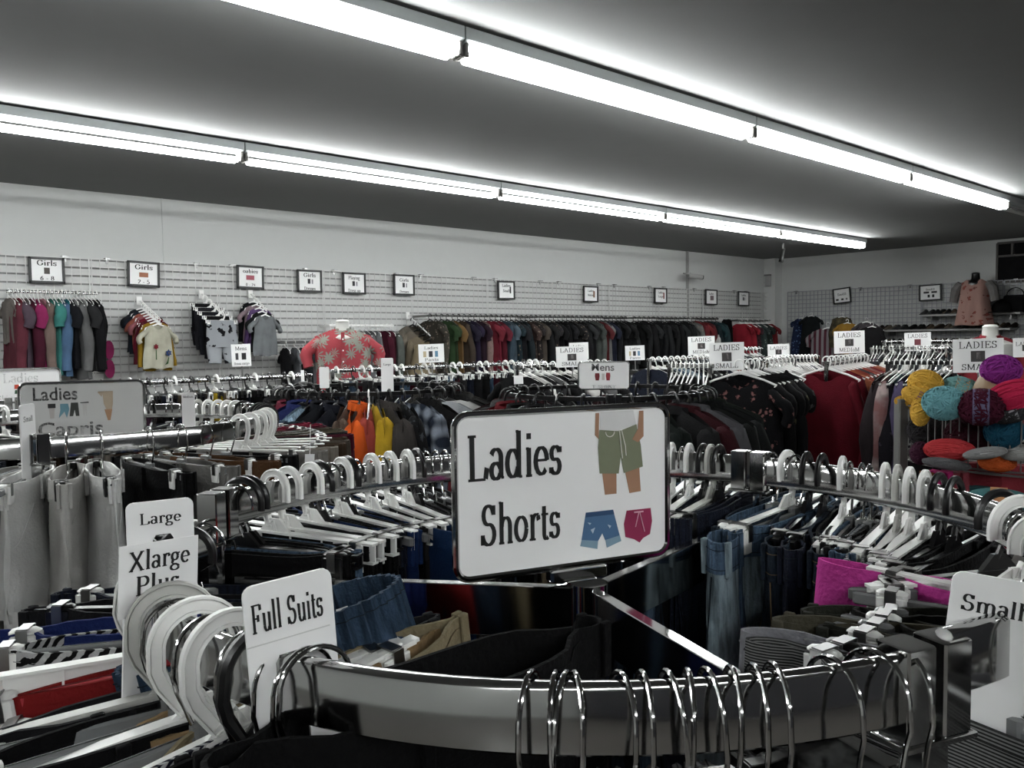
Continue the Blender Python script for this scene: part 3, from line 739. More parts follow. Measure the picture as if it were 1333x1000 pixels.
for px, k, g in [(874, 'white', dict(m=DEN['mid'], n='faded blue jeans', seamm=LSTITCH)), (888, 'metal', dict(m=DEN['dark'], n='indigo jeans')), (897, 'white', dict(m=BLK, n='black denim shorts')), (915, 'black', dict(m=DEN['navy'], n='navy twill pants')), (925, 'aged', dict(m=DEN['navy'], n='dark navy shorts')), (936, 'black', dict(m=DEN['navy'], n='ink blue pants'))]:
    th = ring_theta(*FR, px, 9, 30); g['seed'] = px; g['W'] = .34; g['L_'] = .45
    hang_item(*FR, th, k, 1, LB, g)
# ---- right arc, from the rear post (9) round to the front right post (-111)
RA = 'after the rear post, right arc'
ra = [(1004, 'metal', dict(m=DEN['dark'], n='dark jeans', W=.34)),
      (1024, 'white', dict(m=DEN['light'], n='light blue stretch jeans', W=.44, D=.075, L_=.5, asym=.5, dx=-.015, seamm=LSTITCH, bandm=DEN['mid'])),
      (1034, 'metal', dict(m=DEN['mid'], n='washed blue denim shorts', W=.36)),
      (1050, 'black', dict(m=DEN['dark'], n='dark blue jeans with black clips', W=.42, L_=.5, seamm=STITCH, D=.06)),
      (1070, 'black', dict(m=DEN['navy'], n='deep indigo jeans', W=.42, L_=.5, seamm=LSTITCH)),
      (1096, 'white', dict(m=DEN['dark'], n='blue jeans shorts', W=.40, L_=.4, seamm=STITCH)),
      (1106, 'metal', dict(m=BLK, n='black pleated shorts', W=.34)),
      (1122, 'metal', dict(m=DEN['charcoal'], n='charcoal shorts', W=.36)),
      (1132, 'metal', dict(m=DEN['mid'], n='stonewashed shorts', W=.38)),
      (1152, 'white', dict(m=cloth('#10141c', 'stripe', '#b9bcc2', 3.2), n='navy and white striped shorts', W=.42, bandm=cloth('#10141c', 'stripe', '#b9bcc2', 3.2))),
      (1168, 'aged', dict(m=cloth('#0f1116', 'plaid', '#c8c8c8', 5), n='black and white plaid shorts', W=.42)),
      (1184, 'white', dict(m=BLK, n='black linen shorts', W=.34)),
      (1204, 'white', dict(m=BLK, n='black bermuda shorts', W=.34)),
      (1222, 'black', dict(m=BLK, n='black gym shorts', W=.34)),
      (1243, 'black', dict(m=BLK, n='black knee shorts', W=.34))]
for px, k, g in ra:
    th = ring_theta(*FR, px, -50, 8); g['seed'] = px
    hang_item(*FR, th, k, 1, RA, g, tw=0 if px < 1045 else min(34, 17-th*.85)+(px*3 % 5)-2, ry=-.04 if px < 1100 else 0)
MAG = cloth('#ff3fc0')
for th, k, g, kw in [(-45, 'black', None, dict(tw=20)), (-51, 'white', None, dict(tw=15)), (-55, 'metal', None, dict(tw=5)), (-62, 'white', dict(m=MAG, n='bright magenta shorts', W=.44, D=.045, L_=.3, bandh=.06, asym=0, loops=False, dx=-.005), dict(ry=.03, tw=-24)),
                     (-67, 'metal', None, dict(tw=-10))]:
    hang_item(*FR, th, k, 1, RA, g, **kw)
for th, k, g, kw in [(-71, 'metal', dict(m=cloth('#2e2f27'), n='dark olive shorts', W=.42, D=.06, asym=.6, seamm=cloth('#20211c'), dx=-.01), dict(ry=-.03, clipmat=GP)),
                     (-77, 'metal', dict(m=cloth('#1d1e1b'), n='dark grey elastic-waist shorts', W=.34, D=.07, ruf=.0018, bandh=.03, loops=False, asym=-.8), {}),
                     (-82, 'metal', dict(m=cloth('#55503f'), n='tan flat-waist shorts', W=.42, D=.06, asym=.9, dx=-.012), dict(clipmat=GP)),
                     (-87, 'metal', dict(m=cloth('#25261f'), n='thin black-green shorts', W=.36, D=.035), dict()),
                     (-94, 'metal', dict(m=cloth('#9a9aa2'), n='pale grey smooth-waist shorts', W=.42, D=.055, asym=.8, loops=False, bandh=.05, dx=-.01), dict(clipmat=BP)),
                     (-99, 'metal', dict(m=cloth('#2a2a2a', 'hstripe', '#8d8d8d', 9), n='grey striped knit shorts', W=.38, D=.05, asym=.9, loops=False, dx=-.01), {})]:
    g['seed'] = int(-th); hang_item(*FR, th, k, 1, RA, g, **kw)
# ---- front arc: chrome wire hooks, then the big white hangers at the left
FA = 'before the front right post, front arc'
fpx = [1172, 1140, 1085, 1010, 985, 955, 925, 898, 873, 838, 812, 750, 733, 722, 688]
FA_G = [('black', BLK), ('black', BLK), ('black', BLK), ('dark navy', DEN['navy']), ('black', BLK), ('charcoal', DEN['charcoal']), ('black', BLK), ('black', BLK), ('navy', DEN['navy']), ('black', BLK), ('black', BLK), ('charcoal', DEN['charcoal']), ('black', BLK), ('khaki', cloth('#5d5645')), ('black', BLK)]
LOWHOOK = MB().tube([(a*1.02, b, c*(1.75 if c < -.05 else 1.0)) for a, b, c in hookpath(.026, -.0245, 16, -.034, -.088, .016)], .0017, 8).mesh('hook')
for n_, (px, (cn, m)) in enumerate(zip(fpx, FA_G)):
    th = ring_theta(RCX, RCY, RR, RZ-.013, px, 200, 248); p, a = on_ring(RCX, RCY, RR, RZ+FZ(th)+.0025, th)
    tw = math.radians(random.uniform(-10, 14))
    h = thing('clip_hanger', 'bare chrome wire hook hanger, %s %s' % (ORD[n_], FA), 'hanger', p, a+tw, None, 0, random.uniform(-.06, .06))
    part('hook', LOWHOOK, CHROME, h)
    b = part('bar', BAR_CL, GP if n_ % 3 else BP, h); b.location = (0, 0, -.066)
    for s in (-1, 1):
        c = part('clip', CLIPM, GP if n_ % 3 else BP, h); c.location = (s*.142, 0, -.146); part('spring', SPRM, STEEL, c)
    pants(m, '%s pants low on the %s wire hanger of the front arc' % (cn, ORD[n_]), p, a+tw, W=.34, L_=.5, seed=n_, zoff=-.165)
FL = 'from the left post, front arc'
BLU = cloth('#1c2f78'); RED = cloth('#a81d1d')
fl = [(134, 'metal', dict(m=DEN['navy'], n='navy belted pants'), {}),
      (140, 'black', dict(m=DEN['charcoal'], n='charcoal skirt', nk='skirt', cat='skirt', W=.36), {}),
      (148, 'wire', dict(m=BLU, n='royal blue elastic-waist shorts', W=.48, ruf=.0018, loops=False), dict(clipmat=WP)),
      (153, 'metal', dict(m=cloth('#0d0d0d', 'zig', '#c9c9c9', 3), n='black and white zigzag skirt', nk='skirt', cat='skirt', W=.44, loops=False, ruf=.001), dict(clipmat=WP)),
      (160, 'white', None, dict(tw=4)),
      (163, 'metal', dict(m=RED, n='red long-waisted shorts', L_=.2, W=.40, D=.025, dx=-.02), dict(ry=.12, barmat=RP, tw=-8)),
      (168, 'metal', dict(m=cloth('#2d4259', 'denim'), n='dark blue gathered denim shorts', W=.25, D=.085, ruf=.0026, L_=.25, bandh=.075, asym=.5, loops=False, dx=-.075, zoff=-.045, seamm=LSTITCH), dict(ry=.24, tw=-15)),
      (173.5, 'aged', dict(m=DEN['charcoal'], n='charcoal tailored shorts', zoff=-.078, W=.44, D=.04, dx=-.01), dict(ry=.10, tw=-12)),
      (176.5, 'metal', None, dict(tw=-6)),
      (179, 'metal', dict(m=BLK, n='black elastic shorts', W=.33, dx=.02), {}),
      (181, 'white', dict(m=cloth('#a8875a'), n='tan elastic-waist shorts', zoff=-.076, W=.31, D=.05, ruf=.0014, loops=False, dx=-.065), dict(ry=.10, tw=-8)),
      (184, 'metal', None, dict(tw=3)),
      (187.3, 'white', dict(m=cloth('#998a68'), n='khaki cargo shorts', zoff=-.072, W=.31, D=.06, L_=.4, dx=-.075, asym=.3, seamm=STITCH), dict(ry=.12, tw=-3)),
      (191, 'metal', dict(m=cloth('#12142a', 'zig', '#d5d5d5', 5), n='navy and white print shorts', W=.36, loops=False), dict(ry=.02)),
      (193, 'black', dict(m=BLK, n='black dress shorts', W=.38), dict(tw=-6)),
      (199.5, 'metal', dict(m=BLK, n='long black dress pants', zoff=-.048, W=.36, D=.075, L_=.8, dx=-.10, asym=.35, bandh=.05), dict(ry=.0, tw=-20))]
for th, k, g, kw in fl:
    if g: g['seed'] = int(th); g.setdefault('W', .36); g.setdefault('L_', .45)
    hang_item(*FR, th, k, 1, FL, g, dz=FZ(th), **kw)
for i, (th, tw) in enumerate([(195.5, 4), (198, -3)]):
    p, a = on_ring(RCX, RCY, RR, RZ+FZ(th)+.0025, th)
    h = thing('clip_hanger', 'bare wire hook hanger %s the Full Suits divider' % ['just behind', 'right in front of'][i], 'hanger', p, a+math.radians(tw), None, .04)
    part('hook', LOWHOOK, CHROME, h); b = part('bar', BAR_CL, BP, h); b.location = (0, 0, -.066)
# ---- size dividers hooked over the ring
def divider(label, th, txt, x0, x1, z0, z1, h, tz, dzr=0, th2=None, tw=0, hole=True, m=PAPER, zr=RZ, ring=(RCX, RCY, RR), width=None, ry=0, tsc=1):
    p, a = on_ring(ring[0], ring[1], ring[2], zr+dzr, th)
    d = thing('size_divider', label, 'divider', p, a+math.radians(tw), None, ry)
    r = .007; P = rrect(x1-x0, z1-z0, r, 4, (x0+x1)/2, (z0+z1)/2)
    # slot for the rail cut from the lower edge
    sl = [(-.011, z0), (-.011, -.006), (-.006, .0015), (.006, .0015), (.011, -.006), (.011, -.05), (.022, -.062), (.022, z0)]
    # order: rrect runs TR, TL, BL, BR -> insert the slot between BL and BR
    n = 5; P = P[:3*n]+[q for q in sl]+P[3*n:]
    b = MB().plate(P, -.0012, .0012)
    o = part('card', b, m, d, False)
    return d
def divider_c(label, th, x0, x1, z0, z1, zr, ring, tw=0, ry=0, m=PAPER, slot=True):
    p, a = on_ring(ring[0], ring[1], ring[2], zr, th)
    # the printed face looks along local -Y once the card is turned by a+pi
    d = thing('size_divider', label, 'divider', p, a+math.radians(tw), None, ry)
    r = .007; n = 5; P = rrect(x1-x0, z1-z0, r, 4, (x0+x1)/2, (z0+z1)/2)
    if slot:
        sl = [(-.010, z0), (-.010, -.004), (-.007, .001), (.007, .001), (.010, -.004), (.010, z0)]
        P = P[:3*n]+sl+P[3*n:]
    part('card', MB().plate(P, -.0012, .0012), m, d, False)
    return d
def face(d, txt, x, z, h, width=None, flip=False, bold=.12):
    o = letter(d, txt, x, z, h, y=-.0016, width=width, bold=bold)
    if flip: o.rotation_euler = (0, 0, PI); o.location = (x, .0016, z)
    return o
RG = (RCX, RCY, RR)
# radial cards on the left face the viewer with their +tangent side
d = divider_c('tall white Full Suits size divider on the front arc', 196.5, -.034, .028, -.20, .052, RZ+FZ(197), RG, tw=-22, ry=.06)
face(d, 'Full Suits', -.001, .020, .029, width=.050, flip=True, bold=.14)
part('label_edge', MB().box((-.001, .0014, .0115), (.058, .0003, .0008)), PAPER2, d, False)
d = divider_c('white Large size divider near the left post', 151, -.030, .034, -.13, .036, RZ-.006, RG, tw=18)
face(d, 'Large', .002, .013, .017, width=.040, flip=True)
d = divider_c('white Xlarge Plus size divider in front of the Large one', 170, -.026, .034, -.14, .046, RZ-.026, RG, tw=22, ry=-.06)
c = part('paper_label', MB().box((.004, .0016, .018), (.072, .0008, .060)), PAPER, d, False)
for o in (face(d, 'Xlarge', .004, .026, .024, width=.056, flip=True), face(d, 'Plus', .006, .005, .024, width=.040, flip=True)): o.location.y = .0026
d = divider_c('white Small size divider beside the front right post', -100, -.030, .032, -.19, .024, RZ, RG, tw=33, ry=.10, slot=False)
face(d, 'Small', -.004, -.002, .017, width=.038)
DKST = mat('dark_steel_rail', '#2c2c2d', .3, .8, vary=.1)
# ================================================================== CAPRIS RACK (second round rack, left)
c2 = atPZ(108, 2.13, -.19); CX2, CY2 = c2.x, c2.y; R2 = (CX2, CY2, .457, -.19)
a_l = ring_theta(*R2, 48, 180, 300)
P2 = (a_l, a_l+120, a_l+240)
round_rack('chrome round rack holding ladies capris, left of the nearest rack', CX2, CY2, -.19, .457, P2)
def facing(px, extra=0):    # rotation that turns local -Y towards the viewer
    p = ray(px, 450); return math.atan2(p.y, p.x)-PI/2+extra
sp = atD(109, 534, 2.08)
sg = frame_sign('chrome-framed Ladies Capris sign on the second rack', (sp.x, sp.y, sp.z+.002), facing(109, math.radians(-5)), .288, .145, PAPER2)
letter(sg, 'Ladies', -.062, .026, .046, font='sans', width=.098)
letter(sg, 'Capris', -.030, -.064, .050, font='sans', width=.145)
for i, (c, q) in enumerate([('#2b2a2c', [(-.079, .017), (-.062, .017), (-.062, .006), (-.079, .006)]), ('#6d97a6', [(-.052, .016), (-.034, .016), (-.032, .002), (-.038, -.020), (-.043, -.004), (-.056, -.020), (-.052, 0)]),
                            ('#3b3d3a', [(-.028, .018), (-.012, .018), (-.010, -.016), (-.018, -.016), (-.020, 0), (-.024, -.016), (-.032, -.016)]), ('#1f1f20', [(-.007, .018), (.012, .019), (.012, .016), (-.007, .016)])]):
    flat(sg, 'printed_capri', q, ink(c))
flat(sg, 'printed_legs', [(-.077, .006), (-.064, .006), (-.066, -.020), (-.075, -.020)], ink('#b9b4b0'))
flat(sg, 'printed_legs', [(-.003, .016), (.008, .016), (.006, -.018), (.003, 0), (0, -.020)], ink('#c4c2c0'))
flat(sg, 'printed_figure', [(.046, .044), (.068, .044), (.067, .012), (.064, -.004), (.058, -.028), (.055, -.028), (.052, -.004), (.046, .012), (.044, .036), (.034, .044), (.033, .041), (.042, .030)], ink('#b5a48f'))
flat(sg, 'printed_shins', [(.047, -.002), (.065, -.002), (.060, -.030), (.054, -.030)], ink('#b08a6c'), -.0016)
CR = 'on the capris rack'
WH = cloth('#fbfbf8'); WH2 = cloth('#d2d1cb'); BEI = cloth('#9a9083'); BRN = cloth('#4d3a2a'); TAUP = cloth('#5c5145'); KHK = cloth('#6d6250'); MAR = cloth('#5d0f26'); CRI = cloth('#9a1034')
cnt = {}
def r2(th, kind, g, where=CR, **kw):
    if g: g = dict(g); g['detail'] = True; g.setdefault('W', .38); g.setdefault('L_', .6); g['seed'] = int(th) % 7
    hang_item(*R2, th, kind, 1, where, g, **kw)
# front arc (towards the viewer): th around the direction from centre to viewer
def R2th(px, lo, hi): return ring_theta(*R2, px, lo, hi)
vd = math.degrees(math.atan2(-CY2, -CX2)) % 360     # direction to the viewer
W1 = 'from left, capris rack front'
for dth, k, g in [(-62, 'metal', dict(m=cloth('#3a3935', 'hstripe', '#6f6d68', 9), n='grey ribbed knit skirt', nk='skirt', cat='skirt', L_=.7)),
                  (-50, 'metal', dict(m=cloth('#3a3935', 'hstripe', '#57554f', 9), n='dark ribbed wide-leg pants', L_=.8)),
                  (-38, 'metal', dict(m=cloth('#22252b', 'hstripe', '#3d4350', 5), n='dark striped capris')),
                  (-22, 'metal', dict(m=WH2, n='off-white linen capris', L_=.7, W=.36)),
                  (-13, 'metal', dict(m=WH, n='white denim capris', L_=.7, W=.30)),
                  (-4, 'wire', dict(m=WH2, n='pale grey linen capris', L_=.7, W=.36)),
                  (4, 'wire', dict(m=WH, n='white flared capris', L_=.7, W=.34)),
                  (16, 'metal', dict(m=BLK, n='black capris')), (25, 'metal', dict(m=cloth('#82807c'), n='light grey capris')), (33, 'metal', dict(m=cloth('#5e3d20'), n='rust brown capris', W=.42)),
                  (41, 'metal', dict(m=BLK, n='black cropped pants')), (48, 'white', dict(m=cloth('#8b8680', 'floral', '#5a5650', 1), n='pale printed capris', W=.44)), (54, 'white', dict(m=BEI, n='beige capris', W=.44)), (60, 'white', dict(m=BRN, n='brown capris', W=.44)),
                  (66, 'white', dict(m=TAUP, n='taupe capris', W=.44)), (72, 'white', dict(m=BRN, n='dark brown capris', W=.42)), (78, 'metal', dict(m=MAR, n='maroon capris', W=.46)), (82, 'metal', dict(m=BLK, n='black twill capris', W=.44)), (86, 'black', dict(m=KHK, n='khaki capris with belt loops', W=.46)),
                  (91, 'black', dict(m=cloth('#55503c'), n='olive capris', W=.46)), (96, 'black', dict(m=TAUP, n='sand brown capris', W=.44)), (101, 'metal', dict(m=MAR, n='wine red capris', W=.46)), (106, 'metal', dict(m=CRI, n='crimson capris', W=.50)), (111, 'black', dict(m=CRI, n='bright red-pink capris', W=.50)),
                  (116, 'white', dict(m=DEN['dark'], n='dark denim capris', W=.5)), (121, 'white', dict(m=DEN['mid'], n='blue denim capris', W=.52)), (126, 'white', dict(m=DEN['mid'], n='washed denim capris', W=.5)), (131, 'white', dict(m=DEN['dark'], n='indigo capris', W=.48)), (136, 'aged', dict(m=DEN['light'], n='faded denim capris', W=.46)),
                  (142, 'metal', dict(m=BLK, n='black cotton capris')), (148, 'metal', dict(m=BLK, n='black wide capris')), (155, 'black', dict(m=DEN['navy'], n='navy capris'))]:
    r2(vd+dth, k, g, W1)
W2 = 'from left, capris rack far side'
mats = [BLK, DEN['charcoal'], cloth('#2e2a25'), DEN['navy'], BRN, DEN['grey'], cloth('#24424a')]
nms = ['black', 'charcoal', 'dark brown', 'navy', 'brown', 'grey', 'dark teal']
dth = 290
for i in range(22):
    r2(vd+dth-i*5.6, ['white', 'metal', 'black', 'white', 'metal'][i % 5], dict(m=mats[i % 7], n=nms[i % 7]+' capri pants', W=.34), W2)
# size cards on the capris rack
p_ = atD(38, 600, 1.68); r_ = thing('size_divider', 'thin white Small divider seen edge-on at the capris rack', 'divider', (p_.x, p_.y, CZ-.185), facing(40, math.radians(66)))
part('card', MB().plate(rrect(.062, .24, .006, 4, 0, -.055), -.0015, .0015), PAPER, r_, False); face(r_, 'Small', 0, .03, .016, width=.04)
th = R2th(243, 0, vd-180+60) if False else None
p_ = atPZ(245, 2.42, -.165); r_ = thing('size_divider', 'small white Medium divider behind the white capri hangers', 'divider', p_, facing(243, .1))
part('card', MB().plate(rrect(.036, .11, .005, 4, 0, -.035), -.0015, .0015), PAPER, r_, False); face(r_, 'Medium', 0, .004, .010, width=.028)
# loose white tag hanging at the right of the capris rack
p_ = atD(403, 603, 1.95); r_ = part('hang_tag', MB().box((0, 0, 0), (.022, .002, .042)).tube([(0, 0, .02), (0, .02, .09)], .001, 4), PAPER); r_.location = p_; r_.rotation_euler = (0, .05, facing(403)); tag(r_, 'white paper tag hanging on the denim capris', 'tag')
# ================================================================== SKIRTS RACK (left edge, behind)
c3 = atPZ(15, 3.25, -.19); R3 = (c3.x, c3.y, .457, -.19)
round_rack('chrome round rack with skirts at the left edge', c3.x, c3.y, -.19, .457, (20, 140, 260))
sp = atD(27, 502, 3.05)
sg = frame_sign('chrome-framed Ladies Skirts sign at the left edge', sp, facing(27, math.radians(6)), .27, .13)
letter(sg, 'Ladies', -.0, .012, .05, width=.115)
letter(sg, 'Skirts & Shorts', .0, -.055, .03, width=.15)
for i, c in enumerate(['#b8452f', '#5c3534', '#a8605c']): flat(sg, 'printed_skirt', [(-.020+.028*i, .004), (-.002+.028*i, .004), (-.001+.028*i, -.012), (-.021+.028*i, -.012)], ink(c))
for i, c in enumerate(['#2d5238', '#25273a', '#52706c']): flat(sg, 'printed_skirt', [(-.019+.028*i, -.016), (-.003+.028*i, -.016), (-.001+.028*i, -.030), (-.021+.028*i, -.030)], ink(c))
vd3 = math.degrees(math.atan2(-c3.y, -c3.x)) % 360
cl3 = [('black', BLK), ('navy', DEN['navy']), ('brown floral', cloth('#3a3026', 'floral', '#6b5b49', 1)), ('royal blue', cloth('#1b2a5c')), ('dark grey', DEN['charcoal']), ('white', WH2), ('plum', cloth('#3d2034')), ('black', BLK)]
for i in range(20):
    nm, m = cl3[i % 8]
    hang_item(*R3, vd3-95+i*10, ['metal', 'white', 'metal', 'black'][i % 4], 1, 'from the left on the skirts rack', dict(m=m, n=nm+' skirt', nk='skirt', cat='skirt', W=.34, L_=.55, seed=i, loops=False, detail=False))
# ================================================================== JACKET RACK (round, mid-ground)
def hang_top(P, rz, hk, kind, m, name, where, cat='top', ptag=None, sc=1, var=0, hm=None, dz=0, tname=None, gs=1):
    key = where; fcnt[key] = fcnt.get(key, 0)+1; o_ = ORD[fcnt[key]-1]
    hm_ = {'black': BP, 'white': WP, 'aged': WP2, 'metal': CHROME, 'clear': GP}[hk]; cn = {'black': 'black plastic', 'white': 'white plastic', 'aged': 'yellowed white', 'metal': 'chrome wire', 'clear': 'clear plastic'}[hk]
    shirt_hanger(SH_T if hk != 'black' else SH_N, hm_, '%s shirt hanger, %s %s' % (cn, o_, where), P+Vector((0, 0, .006)), rz, sc=sc)
    top(kind, m, '%s, %s %s' % (name, o_, where), P+Vector((0, 0, dz)), rz, cat, None, var, ptag, sc*gs, tname)
c5 = atPZ(482, 4.3, -.24); R5 = (c5.x, c5.y, .457, -.24); vd5 = math.degrees(math.atan2(-c5.y, -c5.x)) % 360
round_rack('chrome round rack of colourful sweaters and jackets, mid room', c5.x, c5.y, -.24, .457, (vd5+62, vd5+182, vd5+302), (0, 0, 0), DKST, prof=RAILS)
J = [(-88, 'jacket', '#101011', 'black jacket'), (-78, 'jacket', '#0f1012', 'black fleece jacket'), (-69, 'jacket', '#141312', 'black zip jacket'), (-60, 'long', '#8f8a86', 'pale grey sweater'), (-55, 'jacket', '#6f1d30', 'raspberry red jacket'),
     (-46, 'jacket', '#18235a', 'royal blue jacket'), (-37, 'long', '#7f9bb0', 'light blue denim shirt'), (-30, 'jacket', '#0e1118', 'black-navy coat'), (-22, 'jacket', '#10131f', 'dark navy coat'), (-14, 'long', '#5c4a3d', 'taupe brown sweater'),
     (-8, 'jacket', '#e05008', 'bright orange jacket'), (-2, 'long', '#a83a2c', 'coral red sweatshirt'), (3, 'long', '#c99f13', 'mustard yellow sweatshirt'), (10, 'jacket', '#37322f', 'dark taupe jacket'), (18, 'long', '#141618', 'black patterned shirt'),
     (27, 'long', '#20293a', 'navy and white plaid shirt'), (36, 'jacket', '#0e0e0f', 'thin black jacket'), (46, 'long', '#a9adb1', 'white crew sweatshirt with red tag'), (56, 'long', '#b7b7b5', 'white long sweatshirt'), (66, 'jacket', '#131313', 'black hooded jacket'),
     (76, 'jacket', '#2a2a28', 'charcoal jacket'), (85, 'jacket', '#1d1c1a', 'dark olive jacket'), (94, 'jacket', '#2b2723', 'dark brown jacket'), (104, 'jacket', '#1e1d1a', 'brown-black jacket')]
JW = 'from the left on the sweater rack'
for i, (d_, k, c, n) in enumerate(J):
    if 'plaid' in n: m = cloth(c, 'plaid', '#9aa6b5', .6)
    elif 'patterned' in n: m = cloth(c, 'floral', '#4a4f55', 1.2)
    elif 'denim' in n: m = cloth(c, 'denim')
    else: m = cloth(c)
    p, a = on_ring(*R5, vd5+d_+1)
    pt = None
    hang_top(p, a+PI+math.radians(random.uniform(-4, 4)), 'black' if i != 11 else 'white', k, m, n, JW, 'jacket' if k == 'jacket' else 'top', var=i, dz=.022, gs=1.1)
    if 'red tag' in n:
        t = LABELS and [o for o in C.objects if o.get('label', '').startswith('white crew sweatshirt')][0]
        o = part('red_tag', MB().box((0, 0, 0), (.085, .002, .15)), cloth('#8d0f1d'), t); o.location = (.02, .062, -.32); o.rotation_euler = (0, .05, 0)
        o = part('red_tag', MB().box((0, 0, 0), (.085, .002, .15)), cloth('#8d0f1d'), t); o.location = (-.02, -.062, -.32)
for i in range(12):
    p, a = on_ring(*R5, vd5+118+i*12)
    hang_top(p, a+PI, 'black', 'jacket', [BLK, DEN['charcoal'], cloth('#2b2723'), DEN['navy']][i % 4], ['black coat', 'charcoal coat', 'brown coat', 'navy coat'][i % 4], 'on the far side of the sweater rack', 'jacket', var=i)
for px, dd, w_, h_ in [(504, 3.95, .058, .17), (422, 3.85, .045, .10)]:
    p_ = atPZ(px, dd, -.14); r_ = thing('size_divider', 'small white %s' % ('divider with notch above the orange jacket' if px == 504 else 'divider on the sweater rack left part'), 'divider', p_, facing(px))
    part('card', MB().plate(rrect(w_, h_, .006, 3, 0, -.03), -.0015, .0015), PAPER, r_, False); face(r_, 'Large', 0, .02, .014, width=w_*.6)
# ================================================================== MENS RACK
c6 = atPZ(790, 3.8, -.24); R6 = (c6.x, c6.y, .457, -.24); vd6 = math.degrees(math.atan2(-c6.y, -c6.x)) % 360
round_rack('chrome round rack under the Mens sign', c6.x, c6.y, -.24, .457, (vd6+4, vd6+124, vd6+244), (0, 0, 0), DKST, prof=RAILS)
sp = atD(786, 489, 4.05)
sg = frame_sign('chrome-framed Mens shirts sign behind the Ladies Shorts sign', sp, facing(786, math.radians(-4)), .258, .142)
letter(sg, 'Mens', -.005, .024, .05, font='sans', width=.11)
for i, (c, q) in enumerate([('#6e2226', [(-.042, .012), (-.022, .012), (-.020, -.002), (-.024, -.024), (-.040, -.024), (-.044, -.002)]), ('#c0bdb8', [(-.010, .010), (.004, .010), (.004, -.022), (-.010, -.022)]), ('#94343c', [(.012, .014), (.030, .014), (.032, 0), (.029, -.024), (.013, -.024), (.010, 0)])]):
    flat(sg, 'printed_shirt', q, ink(c))
letter(sg, 'T SHIRT', 0, -.062, .020, font='sans', width=.12)
M_ = [(-100, '#151515', 'black jacket'), (-90, '#2c0c10', 'dark wine jacket'), (-80, '#3f3f3f', 'grey sweater'), (-66, '#6d0f18', 'deep red sweater'), (-52, '#151515', 'black zip jacket'), (-38, '#0f1012', 'black shirt'), (-25, '#1a1c22', 'dark navy shirt'), (-12, '#191919', 'black knit'), (0, '#252525', 'charcoal knit'),
      (12, '#191919', 'black polo'), (24, '#151c1a', 'dark green shirt'), (36, '#1c1c1e', 'black work shirt'), (44, '#3d1016', 'burgundy shirt'), (52, '#55565a', 'grey marl sweatshirt'), (60, '#101312', 'black crew jacket'), (70, '#141817', 'black-green jacket'), (80, '#1b201d', 'dark green jacket'), (90, '#242a22', 'olive black jacket'), (100, '#3b3b2e', 'olive jacket')]
for i, (d_, c, n) in enumerate(M_):
    p, a = on_ring(*R6, vd6+d_)
    hang_top(p, a+PI, 'black', 'jacket', cloth(c), 'mens '+n, 'from the left on the mens rack', 'jacket', var=i, sc=1.04, dz=.022, gs=1.05)
for i in range(12):
    p, a = on_ring(*R6, vd6+112+i*12)
    hang_top(p, a+PI, 'black', 'jacket', [BLK, DEN['charcoal'], cloth('#2b1013'), DEN['navy']][i % 4], ['black jacket', 'charcoal jacket', 'maroon jacket', 'navy jacket'][i % 4], 'on the far side of the mens rack', 'jacket', var=i)
# ================================================================== STRAIGHT RACKS
def straight_rack(label, P, Q, z, metal=CHROME, group=None, r=.0125, ends=True):
    t = thing('straight_rack', label, 'clothes rack', (P.x, P.y, 0))
    d = (Q-P); d.z = 0; L_ = d.length; u = d/L_; a = math.atan2(u.y, u.x); t.rotation_euler = (0, 0, a)
    zt = CZ+z-r
    part('rail', MB().tube([(-.02, 0, zt), (L_+.02, 0, zt)], r, 10), metal, t)
    for x in (0, L_):
        part('upright', MB().rbox((x, 0, zt/2), (.025, .025, zt+.02), .003), metal, t)
        part('foot', MB().rbox((x, 0, .03), (.03, .5, .03), .005), metal, t)
    part('lower_bar', MB().rbox((L_/2, 0, .2), (L_, .02, .02), .004), metal, t)
    return t, a
def fill_straight(P, Q, z, items, where, kinds='top', tilt=0, sc=1):
    d = Q-P; a = math.atan2(d.y, d.x)
    n = len(items)
    for i, it in enumerate(items):
        f = (i+.5)/n; p = P.lerp(Q, f); p.z = CZ+z+.0
        hk, k, m, nm = it[:4]; pt = it[4] if len(it) > 4 else None
        rz = a+PI/2+tilt+math.radians(random.uniform(-6, 6))
        if k == 'pants':
            key = where; fcnt[key] = fcnt.get(key, 0)+1; o_ = ORD[fcnt[key]-1]
            clip_hanger(hk, '%s clip hanger, %s %s' % ({'metal': 'chrome-hooked', 'white': 'white plastic', 'black': 'black plastic', 'aged': 'yellowed', 'wire': 'chrome wire'}[hk], o_, where), p+Vector((0, 0, .006)), rz)
            pants(m, '%s, %s %s' % (nm, o_, where), p, rz, W=.32*sc, L_=.5*sc, D=.045, seed=i, detail=False)
        else: hang_top(p, rz, hk, k, m, nm, where, var=i, ptag=pt, sc=sc)
